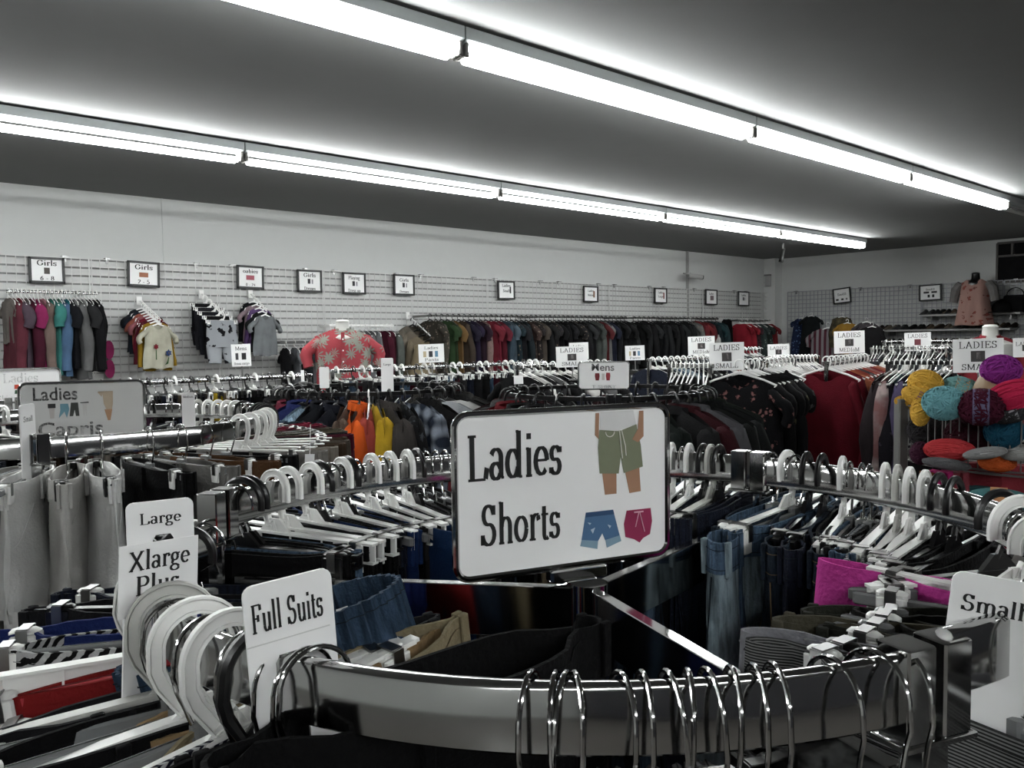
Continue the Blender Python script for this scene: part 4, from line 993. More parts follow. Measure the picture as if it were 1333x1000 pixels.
# --- S1 : chrome rail with childrens shorts, left
A1 = Vector((1.20, 4.43, CZ-.19)); B1 = Vector((2.36, 4.43, CZ-.19))
straight_rack('long chrome straight rack of dark pants below the girls wall', A1, B1, -.19)
its = []
pal = [('black', BLK), ('charcoal', DEN['charcoal']), ('brown', cloth('#3b3229')), ('black', BLK), ('dark grey', DEN['grey']), ('khaki', cloth('#5d533f')), ('black', BLK), ('navy', DEN['navy']), ('yellow', cloth('#c9a512')), ('black', BLK), ('tan', cloth('#6e604a')), ('black', BLK), ('navy', DEN['navy']), ('charcoal', DEN['charcoal']), ('camouflage', cloth('#4b4436', 'dye', '#6d6550'))]
for i in range(26):
    nm, m = pal[(i*4+3) % 15] if i != 12 else pal[8]
    if nm == 'yellow' and i != 12: nm, m = pal[0]
    its.append((['black', 'metal', 'black', 'white', 'metal'][i % 5], 'pants', m, nm+' mens pants'))
fill_straight(A1, B1, -.19, its, 'on the dark pants rack')
# --- S2 : rail behind the sweater rack
A2 = atPZ(432, 5.3, -.18); B2 = Vector((A2.x+1.9, A2.y, A2.z))
straight_rack('long chrome straight rack behind the sweater rack', A2, B2, -.18)
its = []
for i in range(30):
    nm, m = [('black', BLK), ('charcoal', DEN['charcoal']), ('navy', DEN['navy']), ('grey', DEN['grey']), ('wine', cloth('#4c1020')), ('blue', DEN['mid'])][(i*5) % 6]
    its.append((['white', 'metal', 'black', 'white'][i % 4], 'pants', m, nm+' pants'))
fill_straight(A2, B2, -.18, its, 'on the rail behind the sweaters')
# --- S3 : white hangers left of the mens sign
A3 = atPZ(672, 5.1, -.16); B3 = Vector((A3.x+.85, A3.y, A3.z))
straight_rack('chrome straight rack of white hangers behind the Mens sign', A3, B3, -.16)
fill_straight(A3, B3, -.16, [(['white', 'white', 'aged'][i % 3], ['tee', 'long'][i % 2], [BLK, WH2, DEN['charcoal'], cloth('#5f5f60'), BLK][i % 5], ['black', 'off-white', 'charcoal', 'grey', 'black'][i % 5]+' ladies top') for i in range(12)], 'on the rack behind the Mens sign')
# --- S4 : blue jeans tops
A4 = atPZ(845, 5.7, -.15); B4 = Vector((A4.x+1.0, A4.y, A4.z))
straight_rack('chrome straight rack of denim blue tops in mid room', A4, B4, -.15)
fill_straight(A4, B4, -.15, [('white', 'long', m, nm) for nm, m in [('navy blouse', DEN['navy']), ('black blouse', BLK), ('dark teal blouse', cloth('#1c3038')), ('blue denim shirt', DEN['mid']), ('pale blue shirt', DEN['light']), ('navy shirt', DEN['navy']), ('black shirt', BLK), ('charcoal shirt', DEN['charcoal']), ('grey shirt', DEN['grey']), ('black tunic', BLK), ('navy tunic', DEN['navy']), ('white blouse', WH), ('pale coral blouse', cloth('#b06a58')), ('black cardigan', BLK)]], 'on the denim blue rack')
# --- L1 : the black floral blouse at its near end
A5 = atPZ(962, 4.65, -.145); B5 = atPZ(1034, 6.0, -.165)
straight_rack('chrome straight rack of black tops behind the Ladies Small sign', A5.lerp(B5, .3), B5, -.15)
FLO = cloth('#0b0b0d', 'floral', '#94605c', 1.5)
LL1 = 'from the near end of the black tops rack'
itm = [('white', 'tee', FLO, 'black floral blouse'), ('white', 'tee', BLK, 'plain black blouse'), ('white', 'long', BLK, 'black long blouse'), ('white', 'tee', BLK, 'black ruffled blouse'), ('metal', 'tee', cloth('#0d0d0f', 'floral', '#5d5a40', 1.1), 'black and olive print blouse'), ('white', 'long', cloth('#111113'), 'black knit tunic'),
       ('white', 'tee', cloth('#0d0d0f', 'floral', '#555555', 1.2), 'black and grey print blouse'), ('white', 'tank', BLK, 'black vest'), ('white', 'long', cloth('#bdbdb9', 'floral', '#a2a29f', 3), 'white lace tunic'), ('white', 'long', WH, 'white striped cardigan'), ('white', 'long', WH, 'white blouse'), ('white', 'tee', WH2, 'cream blouse')]
d5 = (B5-A5); a5 = math.atan2(d5.y, d5.x)
fx = facing(962)
for i, it in enumerate(itm):
    f = (i/len(itm)); p = A5.lerp(B5, f)
    rz = fx+math.radians(-8-min(i, 8)*1.5) if i else fx
    hang_top(p, rz, it[0], it[1], it[2], it[3], LL1, ptag=(-.3 if i == 0 else .7, -.7, -.42) if i in (0, 1, 4) else None, var=i, sc=1.0 if i else 1.02, dz=0 if i else -.028)
# --- L0 : white hangers in front of / left of it
A6 = atPZ(872, 4.9, -.16); B6 = atPZ(925, 4.75, -.16)
straight_rack('short chrome rack of white hangers beside the Ladies Small sign', A6, B6, -.16)
fill_straight(A6, B6, -.16, [('white', 'long', [BLK, DEN['charcoal'], cloth('#2b2b2a')][i % 3], ['black', 'charcoal', 'dark grey'][i % 3]+' ladies blouse') for i in range(9)], 'on the short rack by Ladies Small', tilt=.3)
A7 = atPZ(1000, 6.6, -.17); B7 = atPZ(1064, 6.7, -.17)
straight_rack('chrome rack of white hangers beyond the black tops', A7, B7, -.17)
fill_straight(A7, B7, -.17, [('white', ['tee', 'long'][i % 2], [WH2, cloth('#8a8488'), WH, cloth('#77757f')][i % 4], ['off-white', 'mauve grey', 'white', 'lilac grey'][i % 4]+' blouse') for i in range(14)], 'on the rack beyond the black tops')
# --- L2 : red blouse
A8 = atPZ(1076, 5.3, -.15); B8 = atPZ(1130, 6.8, -.17)
straight_rack('chrome straight rack with the red blouse at its near end', A8, B8, -.17)
itm = [('white', 'long', cloth('#6b0518'), 'crimson red v-neck blouse'), ('white', 'long', cloth('#730a1c'), 'dark red blouse'), ('white', 'tee', cloth('#a85634'), 'orange top'), ('white', 'tee', cloth('#93382a'), 'rust red top'), ('white', 'long', cloth('#4d4648'), 'grey-brown cardigan'), ('white', 'tee', cloth('#b0483a'), 'coral top'), ('white', 'tee', cloth('#a5605a', 'dye', '#c99a92'), 'coral tie-dye top'), ('white', 'long', cloth('#8a2a30'), 'brick red tunic'), ('white', 'tee', cloth('#b25b3f'), 'salmon top'), ('white', 'tee', cloth('#c07a62'), 'peach top')]
fx = facing(1072)
for i, it in enumerate(itm):
    p = A8.lerp(B8, i/len(itm)); hang_top(p, fx+math.radians(-18), it[0], it[1], it[2], it[3], 'from the near end of the red tops rack', var=i, sc=1.05, ptag=(.6, -.7, -.5) if i == 1 else None, dz=0 if i else -.025)
# --- L3 : lilac and black cardigans, seen from the side
A9 = atPZ(1156, 5.2, -.17); B9 = atPZ(1243, 5.0, -.17)
straight_rack('dark straight rack with lilac and black cardigans behind the yarn basket', A9, B9, -.17, mat('dark_enamel', '#2a2a2b', .35, .5, vary=.1))
itm = [('metal', 'long', cloth('#2c2326'), 'dark plum top'), ('white', 'long', cloth('#8c5a5a', 'dye', '#b9a4a0'), 'pink and white tie-dye tunic'), ('white', 'long', cloth('#16131a', 'floral', '#3a3440', 1.5), 'black speckled cardigan'), ('white', 'tank', cloth('#5f9087'), 'teal mint blouse'),
       ('white', 'long', cloth('#4e4668'), 'lilac purple cardigan'), ('white', 'long', cloth('#1d1520'), 'aubergine cardigan'), ('white', 'long', cloth('#120f14', 'floral', '#2e2a33', 1.5), 'black lace cardigan'), ('white', 'long', cloth('#1b1418'), 'black-brown cardigan'), ('metal', 'long', cloth('#0f0f10'), 'black cardigan'), ('white', 'long', cloth('#6b0f45'), 'magenta cardigan'), ('metal', 'long', BLK, 'black tunic'), ('white', 'tee', BLK, 'black shell top')]
for i, it in enumerate(itm):
    p = A9.lerp(B9, (i+.5)/len(itm)); hang_top(p, facing(1180)+math.radians(62+3*(i % 3)), it[0], it[1], it[2], it[3], 'from the left on the lilac cardigan rack', var=i, sc=1.05)
# --- far white hanger rows right
for j, (pa, da, pb, db, z, n, nm) in enumerate([(1135, 8.2, 1232, 7.8, -.13, 22, 'far rack of white hangers under the Ladies Large sign'), (1240, 7.2, 1340, 6.8, -.17, 18, 'far right rack of white hangers behind the yarn'), (1150, 9.6, 1345, 9.2, -.08, 26, 'farthest rack of hangers below the shoe shelves'), (905, 7.6, 990, 8.0, -.12, 18, 'far rack of white hangers under the Ladies Medium sign')]):
    a_, b_ = atPZ(pa, da, z), atPZ(pb, db, z)
    straight_rack('chrome '+nm, a_, b_, z)
    cols = [('grey', DEN['grey']), ('white', WH2), ('black', BLK), ('slate', cloth('#3c4248')), ('charcoal', DEN['charcoal']), ('mauve', cloth('#5a4650'))]
    fill_straight(a_, b_, z, [(['white', 'white', 'clear', 'white', 'metal'][i % 5], ['tee', 'long', 'tee'][i % 3], cols[(i*5+j) % 6][1], cols[(i*5+j) % 6][0]+' top') for i in range(n)], 'on the '+' '.join(nm.split()[:2])+' '+['under Ladies Large', 'behind the yarn', 'below the shoes', 'under Ladies Medium'][j])
# ================================================================== CARD SIGNS ON RACKS
def card(label, px0, py0, px1, py1, d, lines, pic=None, stem=.10, m=PAPER, tilt=0, font='serif'):
    cx, cy = (px0+px1)/2, (py0+py1)/2; c = atD(cx, cy, d); w_ = (px1-px0)/FPX*d; h_ = (py1-py0)/FPX*d
    t = thing('card_sign', label, 'sign', c, facing(cx)+math.radians(tilt), None, -ROLL*2)
    part('card', MB().box((0, 0, 0), (w_, .003, h_)), m, t, False)
    part('stem', MB().box((0, .004, -h_/2-stem/2+.02), (.008, .003, stem)).rbox((0, .004, -h_/2-stem+.02), (.05, .03, .01), .002), WIREGREY, t)
    for txt, z, h, wf in lines: letter(t, txt, 0, z*h_, h*h_, y=-.0025, width=wf*w_, font=font, bold=.09)
    for c_, x0, z0, x1, z1 in (pic or []): flat(t, 'printed_picture', [(x0*w_, z0*h_), (x1*w_, z0*h_), (x1*w_, z1*h_), (x0*w_, z1*h_)], ink(c_), -.0025)
    return t
PG = [('#3d3a3a', -.14, .14, .14, -.18), ('#8a8684', -.03, .10, .05, -.10)]
L3_ = lambda t: [('LADIES', .22, .30, .76), (t, -.42, .26, .66)]
card('grey-white Ladies Small card above the black floral blouse', 924, 446, 968, 482, 4.75, L3_('SMALL'), PG, tilt=-6)
card('white Ladies Medium card left of the Ladies Small card', 896, 438, 930, 462, 6.4, L3_('MEDIUM'), PG)
card('small white Ladies Large card above the white hanger row', 1000, 448, 1027, 468, 7.2, [('LADIES', .15, .3, .8)], PG)
card('white Ladies Medium card on the right, beside the far racks', 1087, 431, 1124, 460, 7.2, L3_('MEDIUM'), PG)
card('white Ladies Large card below the shoe shelves', 1179, 433, 1210, 457, 8.2, L3_('LARGE'), [('#6a3038', -.12, .14, .12, -.18)])
card('large white Ladies Small card behind the yarn balls', 1244, 441, 1302, 485, 4.6, L3_('SMALL'), PG, tilt=3)
card('white Ladies card cut off by the right edge', 1321, 440, 1350, 465, 5.6, [('LADIES', .1, .3, .8)], PG)
card('white Ladies Small card behind the Mens sign', 724, 451, 765, 478, 5.2, L3_('SMALL'), PG)
card('white Ladies card tucked behind the Ladies Small card', 741, 446, 766, 468, 6.2, [('Ladies', .2, .25, .6)], None)
card('white Ladies Pants card right of the Mens sign', 814, 450, 839, 469, 6.5, [('Ladies', .22, .24, .55), ('Pants', -.42, .24, .55)], [('#b7a98a', -.3, .12, -.2, -.2), ('#2b2b2f', -.1, .12, .05, -.2), ('#5f86a0', .14, .12, .26, -.2)])
card('white Ladies Pants card in front of the beige shirts', 545, 448, 578, 472, 5.6, [('Ladies', .22, .24, .55), ('Pants', -.42, .24, .55)], [('#b7a98a', -.32, .12, -.2, -.2), ('#2b2b2f', -.1, .12, .05, -.2), ('#5f86a0', .14, .12, .26, -.2)])
card('white Mens Dress and Cargo card on a thin stem', 302, 448, 326, 477, 4.6, [('Mens', .22, .26, .6), ('Dress Cargo', -.42, .16, .8)], [('#3a3a3c', -.3, .1, -.15, -.2), ('#19191b', .02, .1, .25, -.2)], stem=.16)
card('small pale card at the right of the dark pants rack', 392, 482, 396, 498, 4.7, [], None, stem=.02)
card('cream size card on the rack behind the Mens sign', 669, 489, 681, 500, 4.9, [], None, stem=.05)
card('small white card on the rear rack above the capri hangers', 213, 512, 215, 530, 4.0, [], None, stem=.03) if False else None
# ================================================================== FRAMED SIGNS ON THE WALLS
def wall_frame(label, px, py, wp, hp, lines, pic=None, right=False, tilt=0):
    Y = YW-.09
    if right: c = onX(px, py, XR-.09); a = onX(px-wp/2, py, XR-.09); b = onX(px+wp/2, py, XR-.09); rz = -PI/2
    else: c = onY(px, py, Y); a = onY(px-wp/2, py, Y); b = onY(px+wp/2, py, Y); rz = 0
    d = pxof(c)[2]; w_ = (b-a).length; h_ = hp/FPX*d*1.0
    t = thing('picture_frame', label, 'framed sign', c, rz, None, math.radians(tilt))
    f = MB(); e = .022
    f.rbox((0, 0, h_/2-e/2), (w_, .025, e), .003).rbox((0, 0, -h_/2+e/2), (w_, .025, e), .003).rbox((-w_/2+e/2, 0, 0), (e, .025, h_), .003).rbox((w_/2-e/2, 0, 0), (e, .025, h_), .003)
    part('frame', f, BLACK, t); part('insert', MB().box((0, .002, 0), (w_-e, .006, h_-e)), PAPER, t, False)
    for txt, z, h, wf in lines: letter(t, txt, 0, z*h_, h*h_, y=-.0025, width=wf*w_, bold=.13)
    for c_, x0, z0, x1, z1 in (pic or []): flat(t, 'printed_picture', [(x0*w_, z0*h_), (x1*w_, z0*h_), (x1*w_, z1*h_), (x0*w_, z1*h_)], ink(c_), -.0025)
D1 = [('#4a4540', -.08, .10, .08, -.14)]; D2 = [('#2e2e32', -.08, .1, .03, -.12), ('#8f8f93', .08, .08, .14, -.12)]
wall_frame('black framed Girls 6-8 sign, leftmost on the back wall', 61, 352, 47, 34, [('Girls', .18, .30, .56), ('6 - 8', -.38, .24, .40)], D1)
wall_frame('black framed Girls 2-5 sign, slightly crooked, second from left', 187, 357, 42, 33, [('Girls', .18, .28, .56), ('2 - 5', -.38, .24, .38)], [('#a06a50', -.14, .06, .14, -.12)], tilt=1.5)
wall_frame('black framed Babies 0-24 sign, third from left', 326, 361, 35, 30, [('Babies', .18, .24, .56), ('0 - 24', -.38, .18, .36)], [('#a05560', -.16, .08, .14, -.12)], tilt=1)
wall_frame('black framed Girls Dresses sign, fourth from left', 403, 366, 32, 29, [('Girls', .18, .26, .5), ('Dresses', -.40, .22, .46)], D2)
wall_frame('black framed Playing Dress up sign, fifth from left', 461, 369, 30, 28, [('Playing', .18, .24, .5), ('Dress up', -.40, .22, .54)], D2)
wall_frame('black framed Girls Dresses sign, sixth from left', 526, 371, 27, 27, [('Girls', .16, .22, .44), ('Dresses', -.38, .18, .44)], D2)
wall_frame('black framed Ladies sign above the clothes rail start', 659, 378, 22, 24, [('Ladies', .18, .24, .5), ('Small', -.10, .22, .4)], [('#2a2a2c', .2, .2, .28, -.16)], tilt=-1)
wall_frame('black framed Ladies sign above the middle of the rail', 769, 383, 19, 21, [('Ladies', .14, .2, .4), ('Medium', -.12, .2, .4)], [('#8a6a5a', .16, .2, .28, -.2)])
wall_frame('black framed Ladies sign right of the middle rail', 860, 385, 16, 20, [('Ladies', .14, .2, .4), ('Large', -.12, .2, .4)], [('#7a4038', .2, .2, .3, -.2)])
wall_frame('black framed Ladies sign beside the cover strip', 926, 387, 15, 20, [('Ladies', .16, .2, .4)], [('#75656a', -.1, .1, .2, -.2)])
wall_frame('black framed sign nearest the room corner', 968, 389, 14, 19, [('Ladies', .18, .2, .4)], D2)
wall_frame('black framed Shoes sign, tilted, on the right wall', 1096, 385, 23, 20, [('SHOES', .02, .22, .5)], [('#2f2f31', -.35, -.18, -.2, -.3), ('#2f2f31', -.05, -.18, .08, -.3), ('#77777a', .2, -.18, .3, -.3)], True, tilt=-5)
wall_frame('black framed Shoes sign above the shoe shelf', 1211, 381, 29, 21, [('SHOES', .14, .18, .4)], [('#3a3a3c', -.3, .08, -.05, -.04), ('#3a3a3c', .05, .08, .3, -.04), ('#222224', -.12, -.12, -.02, -.3), ('#222224', .08, -.12, .18, -.3)], True, tilt=-1.5)
# ================================================================== CLOTHES ON THE BACK WALL
def wall_rail(label, px0, px1, py, Y, metal=CHROME, right=False):
    a = onY(px0, py, Y); b = onY(px1, py, Y); b.z = a.z
    t = thing('wall_rail', label, 'clothes rail', a)
    L_ = b.x-a.x
    part('rail', MB().tube([(0, 0, 0), (L_, 0, 0)], .014, 8), metal, t)
    for x in (.08, L_*.5, L_-.08):
        part('bracket_arm', MB().rbox((x, (YW-.05-Y)/2, 0), (.014, YW-.06-Y, .03), .003), metal, t)
    return a, b, L_
def wall_row(a, L_, items, where, hk='white', hm=None):
    n = len(items)
    for i, it in enumerate(items):
        k, c, nm = it[:3]; m = c if not isinstance(c, str) else cloth(c)
        p = Vector((a.x+L_*(i+.6)/n, a.y, a.z+.014)); fcnt[where] = fcnt.get(where, 0)+1; o_ = ORD[fcnt[where]-1]
        rz = PI/2+math.radians(random.uniform(-9, 9)); sc = .95 if k.startswith('kid') else 1
        hm_ = {'white': WP, 'black': BP, 'clear': GP}[hk if len(it) < 4 else it[3]]
        shirt_hanger(SH_K if k.startswith('kid') else SH_T, hm_, '%s hanger, %s %s' % ({'white': 'white plastic', 'black': 'black plastic', 'clear': 'clear plastic'}[hk if len(it) < 4 else it[3]], o_, where), p+Vector((0, 0, .004)), rz)
        top(k, m, '%s, %s %s' % (nm, o_, where), p, rz, var=i, ptag=(random.uniform(-.3, .3), -1, random.uniform(-.55, -.28), PI/2) if i % 3 == 0 else None, sc=sc)
a, b, L_ = wall_rail('chrome wall rail under the Girls 6-8 sign', 8, 127, 379, 8.12)
G_ = ['#77706a|grey-brown', '#6a2b38|dark red', '#8e2a38|rose red', '#5a4a58|mauve', '#746a68|greige', '#4c1226|wine', '#b01f66|hot pink', '#a52562|magenta', '#c2808a|dusty pink', '#7f6a62|taupe', '#2f7f74|teal', '#3b8f86|aqua', '#52806a|sage', '#4a6c92|blue', '#1a7a86|turquoise', '#14161c|black', '#8a8a8a|heather grey', '#6b6b6b|grey', '#9b9b99|light grey', '#2c2c2e|charcoal', '#121214|black', '#101012|jet black', '#0f0f10|black']
wall_row(a, L_, [(['kid', 'long', 'kidlong', 'tee'][i % 4], g.split('|')[0], g.split('|')[1]+' girls top') for i, g in enumerate(G_)], 'under the Girls 6-8 sign')
def faceout(label, px0, py0, px1, py1, items, where, Y0=8.38, Y1=7.95, hk='white', sc=1):
    """sloping arm reaching out of the wall with garments facing the room"""
    p0 = onY(px0, py0, Y0); p1 = onY(px1, py1, Y1)
    p1.x = p0.x+(p1.x-p0.x)*.5 if abs(p1.x-p0.x) > .5 else p1.x
    t = thing('waterfall_arm', label, 'clothes rail', p0); d = p1-p0
    part('arm', MB().tube([(0, 0, 0), d], .008, 6), WP, t); part('wall_plate', MB().rbox((0, .02, 0), (.05, .02, .09), .004), WP, t)
    k_ = MB()
    n = len(items)
    for i in range(n): k_.ball(d*((i+.7)/n)+Vector((0, 0, .012)), .008, 6, 4)
    part('pegs', k_, WP, t)['kind'] = 'stuff'
    for i, it in enumerate(items):
        k, m, nm = it; m = m if not isinstance(m, str) else cloth(m)
        p = p0+d*((i+.7)/n)+Vector((0, 0, .012)); fcnt[where] = fcnt.get(where, 0)+1; o_ = ORD[fcnt[where]-1]
        rz = math.radians(12+random.uniform(-5, 5))
        if k == 'shorts':
            clip_hanger('white', 'white clip hanger, %s %s' % (o_, where), p, rz)
            pants(m, '%s, %s %s' % (nm, o_, where), p, rz, W=.32, L_=.42, D=.05, cat='shorts', name='shorts', detail=False, seed=i)
        else:
            shirt_hanger(SH_K, WP if hk == 'white' else BP, '%s plastic hanger, %s %s' % (hk, o_, where), p, rz, sc=sc)
            top(k, m, '%s, %s %s' % (nm, o_, where), p, rz, var=i, sc=sc)
    return p1
faceout('white waterfall arm under the Girls 2-5 sign', 182, 392, 206, 415, [('kid', '#23262c', 'charcoal girls top'), ('kid', '#1e2632', 'dark navy girls top'), ('kid', '#b05a48', 'coral girls top'), ('kid', '#a55a62', 'pink girls top'), ('kidlong', '#7c1028', 'crimson girls top'), ('kidlong', '#5e1422', 'wine girls top'), ('kidlong', '#a07a14', 'mustard girls sweater'), ('kid', cloth('#c8c4ae'), 'cream flower tee')], 'on the arm under Girls 2-5')
CT = [o for o in C.objects if o.get('label', '').startswith('cream flower tee')][0]
fl_ = lambda c, x, z, r: part('flower_print', MB().plate([(x+r*(1 if i % 2 else .6)*math.cos(i*PI/6), z+r*(1 if i % 2 else .6)*math.sin(i*PI/6)) for i in range(12)], -.052, -.046), cloth(c), CT)
fl_('#8e2430', -.06, -.28, .028); fl_('#2f4a86', .07, -.34, .034); fl_('#b58a2a', .07, -.34, .012)
part('stem_print', MB().plate([(-.064, -.31), (-.058, -.31), (-.058, -.40), (-.064, -.40)], -.052, -.046).plate([(.066, -.38), (.072, -.38), (.06, -.44), (.03, -.45), (.055, -.42)], -.052, -.046), cloth('#3f6a3a'), CT)
FLW = cloth('#a9adb3', 'floral', '#151217', .55)
faceout('white waterfall arm left of the Babies sign', 263, 383, 290, 410, [('shorts', '#15161a', 'black girls shorts'), ('shorts', '#2a2a30', 'charcoal girls shorts'), ('shorts', '#1a1c22', 'navy girls shorts'), ('shorts', BLK, 'black jersey shorts'), ('shorts', FLW, 'white shorts with black flowers')], 'on the arm left of Babies')
faceout('white waterfall arm under the Babies 0-24 sign', 327, 383, 346, 404, [('kidlong', '#17181b', 'black baby top'), ('kid', '#a38a92', 'pale pink baby top'), ('kidlong', '#6b4a86', 'purple baby sweater'), ('kid', '#1a1c1e', 'dark baby top'), ('kid', '#7d8184', 'grey ruffled baby top')], 'on the arm under Babies')
# pink flip-flop pair hanging near the rail end
p_ = onY(142, 468, 8.36); ff = thing('flip_flops', 'bright pink flip flops hanging right of the girls rail', 'shoes', p_)
for s in (-1, 1): part('sole', MB().lathe([(.03, 0), (.045, .004), (.045, .014), (.03, .018)], (0, 0, 0), 14, 1, 2.0), cloth('#b02a6a'), ff).location = (0, 0, s*.09); ff.children[-1].rotation_euler = (PI/2, 0, .1*s)
# dark rail with a few items left of the pink shirt
a, b, L_ = wall_rail('dark wall rail left of the pink palm shirt', 364, 424, 446, 8.15, STEEL)
wall_row(a, L_, [('kid', '#1a1b1e', 'black toddler top'), ('kid', '#6d7074', 'grey toddler top'), ('kid', '#23262a', 'charcoal toddler top'), ('kid', '#88868a', 'light grey toddler top'), ('kid', '#141416', 'dark toddler top')], 'left of the pink palm shirt')
a, b, L_ = wall_rail('white wall rail behind the pink palm shirt', 428, 512, 424, 8.1, WP)
wall_row(a, L_, [(['kidlong', 'long', 'kid'][i % 3], c, n) for i, (c, n) in enumerate([('#9a9a9a', 'light grey dress'), ('#6e6f72', 'grey dress'), ('#b2b0ae', 'white dress'), ('#4b4d50', 'slate dress'), ('#8b8b8d', 'silver grey dress'), ('#56585b', 'mid grey dress'), ('#a0a0a0', 'pale grey dress'), ('#6a6c6f', 'grey lace dress'), ('#5a5c5f', 'dark grey dress'), ('#777a7d', 'grey knit dress'), ('#4a1022', 'burgundy dress'), ('#3d0d1c', 'deep wine dress'), ('#551629', 'maroon dress'), ('#5b605a', 'sage grey dress')])], 'behind the pink palm shirt')
faceout('grey waterfall arm with black hangers and beige shirts', 532, 411, 560, 437, [('long', '#6f675b', 'taupe shirt'), ('tee', '#7c7263', 'grey-beige shirt'), ('long', '#857861', 'sand shirt'), ('long', '#8a7a5e', 'beige long shirt')], 'on the beige shirts arm', hk='black', sc=1.25)
a, b, L_ = wall_rail('long dark wall rail with ladies tops', 555, 816, 411, 8.05, STEEL)
b.z = a.z
LC = ['#4c463a|dark floral:f', '#5f5a48|khaki print:f', '#35602c|green', '#3f5a2c|moss green', '#a8742a|ochre', '#5a4634|brown', '#2a2340|dark purple', '#352650|plum purple', '#3e1c34|aubergine', '#b08078|pink print:f', '#b5172e|bright red', '#c01634|scarlet red', '#a01830|crimson', '#3e5a72|steel blue', '#5b7890|light blue', '#23404c|teal print:f', '#2e2f36|charcoal', '#20323a|dark teal', '#5a3c34|rust print:f', '#3a3230|brown print:f', '#6a5c4c|tan', '#202226|black', '#2a2a2c|charcoal knit', '#3c3a3c|grey print:f', '#1a1a1c|jet black', '#121214|black lace', '#26282c|slate', '#19191b|plain black', '#2d2a2b|black print:f', '#151517|deep black', '#3a3d40|graphite', '#202022|soft black', '#56605a|grey green', '#6c766e|pale sage', '#8a1f26|brick red', '#9a9a98|light grey', '#252b4a|navy blue', '#1a1c22|dark navy', '#17181a|black satin', '#2a2c2e|smoke black', '#1d1e20|ink black', '#333638|dark slate']
def lc(s): c, n = s.split('|'); c = tone(c, .72, .82); return (cloth(c, 'floral', '#8a7a6a', 1.3), n.replace(':f', '')) if n.endswith(':f') else (cloth(c), n)
wall_row(a, L_, [(['tee', 'long', 'tee', 'dress'][i % 4],)+(lc(s)[0], lc(s)[1]+' ladies top', 'black') for i, s in enumerate(LC)], 'on the long dark wall rail')
a, b, L_ = wall_rail('dark wall rail with black tops near the room corner', 822, 935, 414, 8.05, STEEL)
LC2 = ['#151617|black', '#2a2c2e|charcoal', '#181a1c|jet black', '#303234|slate black', '#1b1d20|ink black', '#262829|soft black', '#101112|deep black', '#222426|graphite', '#131416|plain black', '#2c2e30|smoke', '#17191b|coal black', '#1f2123|off-black', '#7a7a78|grey print:f', '#8c8a86|pale print:f', '#a01a24|red', '#b01c22|scarlet', '#8c2228|brick red', '#173038|dark teal', '#1f5058|teal', '#274a50|petrol']
wall_row(a, L_, [(['tee', 'long', 'jacket'][i % 3],)+(lc(s)[0], lc(s)[1]+' top', 'black') for i, s in enumerate(LC2)], 'on the rail near the corner')
a, b, L_ = wall_rail('short dark wall rail at the room corner', 960, 1002, 417, 8.1, STEEL)
wall_row(a, L_, [('dress', '#9c1a28', 'red dress'), ('dress', '#a3202c', 'cherry dress'), ('dress', cloth('#4e3038', 'floral', '#2a1a20', 1.4), 'wine print dress'), ('dress', cloth('#3c4a48', 'floral', '#788a80', 1.4), 'green print dress'), ('dress', cloth('#2c3432', 'floral', '#6e7a74', 1.4), 'dark green print dress'), ('dress', '#7a2024', 'brick dress')], 'on the corner rail')
# white cardigan and black bag on the corner wall
p_ = onY(936, 428, 7.9); shirt_hanger(SH_T, WP, 'white hanger holding the white cardigan by the corner', p_, .5); top('tee', cloth('#b9b8b4'), 'white cardigan facing the room by the corner', p_, .5, 'top')
p_ = onY(946, 410, 8.3); top('tank', BLK, 'narrow black vest hanging above the white cardigan', p_, 1.2, 'top', var=1)
# ---- right wall hanging items
def rw(px, py, X=13.9): return onX(px, py, X)
for i, (px, py, k, m, nm, sc) in enumerate([(1044, 414, 'dress', cloth('#1c2848', 'floral', '#5a78b0', 1.2), 'blue patterned dress on the right wall', .8), (1056, 411, 'dress', cloth('#14181a'), 'black dress behind the blue patterned one', .8),
        (1078, 424, 'tee', cloth('#8a8488', 'stripe', '#5f2a38', .35), 'grey tunic with wine stripes on the right wall', 1.3), (1096, 412, 'long', cloth('#3a3528', 'dye', '#6b6042'), 'olive and tan scarf jacket on the right wall', .8), (1103, 420, 'tee', cloth('#a87a20'), 'mustard top half hidden on the right wall', .8), (1128, 418, 'dress', cloth('#4a4448', 'floral', '#7a7072', 1.2), 'grey print dress on the right wall', .9), (1135, 424, 'long', cloth('#1e1c1e'), 'black top beside the grey print dress', .9)]):
    p = rw(px, py-4, 13.8-.12*i); shirt_hanger(SH_T, WP, 'white hanger of the '+' '.join(nm.split()[:6]), p, -PI/2+.35, sc=sc); top(k, m, nm, p, -PI/2+.35, var=i, sc=sc)
# ---- shelves with shoes
SHO = MB()
def shoe_mesh():
    mb = MB(); n = 10; st = [(-.13, .030, .085), (-.10, .036, .09), (-.05, .036, .075), (0, .036, .055), (.05, .042, .045), (.09, .040, .035), (.13, .022, .022)]
    vs = []; fs = []
    for x, w_, h in st:
        for k in range(n): a = 2*PI*k/n; vs.append((x, w_*math.cos(a), max(0, h*(.5+.5*math.sin(a)))))
    for i in range(len(st)-1):
        for k in range(n): fs.append((i*n+k, i*n+(k+1) % n, (i+1)*n+(k+1) % n, (i+1)*n+k))
    fs += [tuple(range(n-1, -1, -1)), tuple(range((len(st)-1)*n, len(st)*n))]
    return mb.add(vs, fs).mesh('upper')
SHM = shoe_mesh(); SOLE = MB().rbox((0, 0, .006), (.27, .082, .014), .005).mesh('sole'); HEEL = MB().rbox((-.11, 0, .012), (.05, .06, .03), .004).mesh('heel')
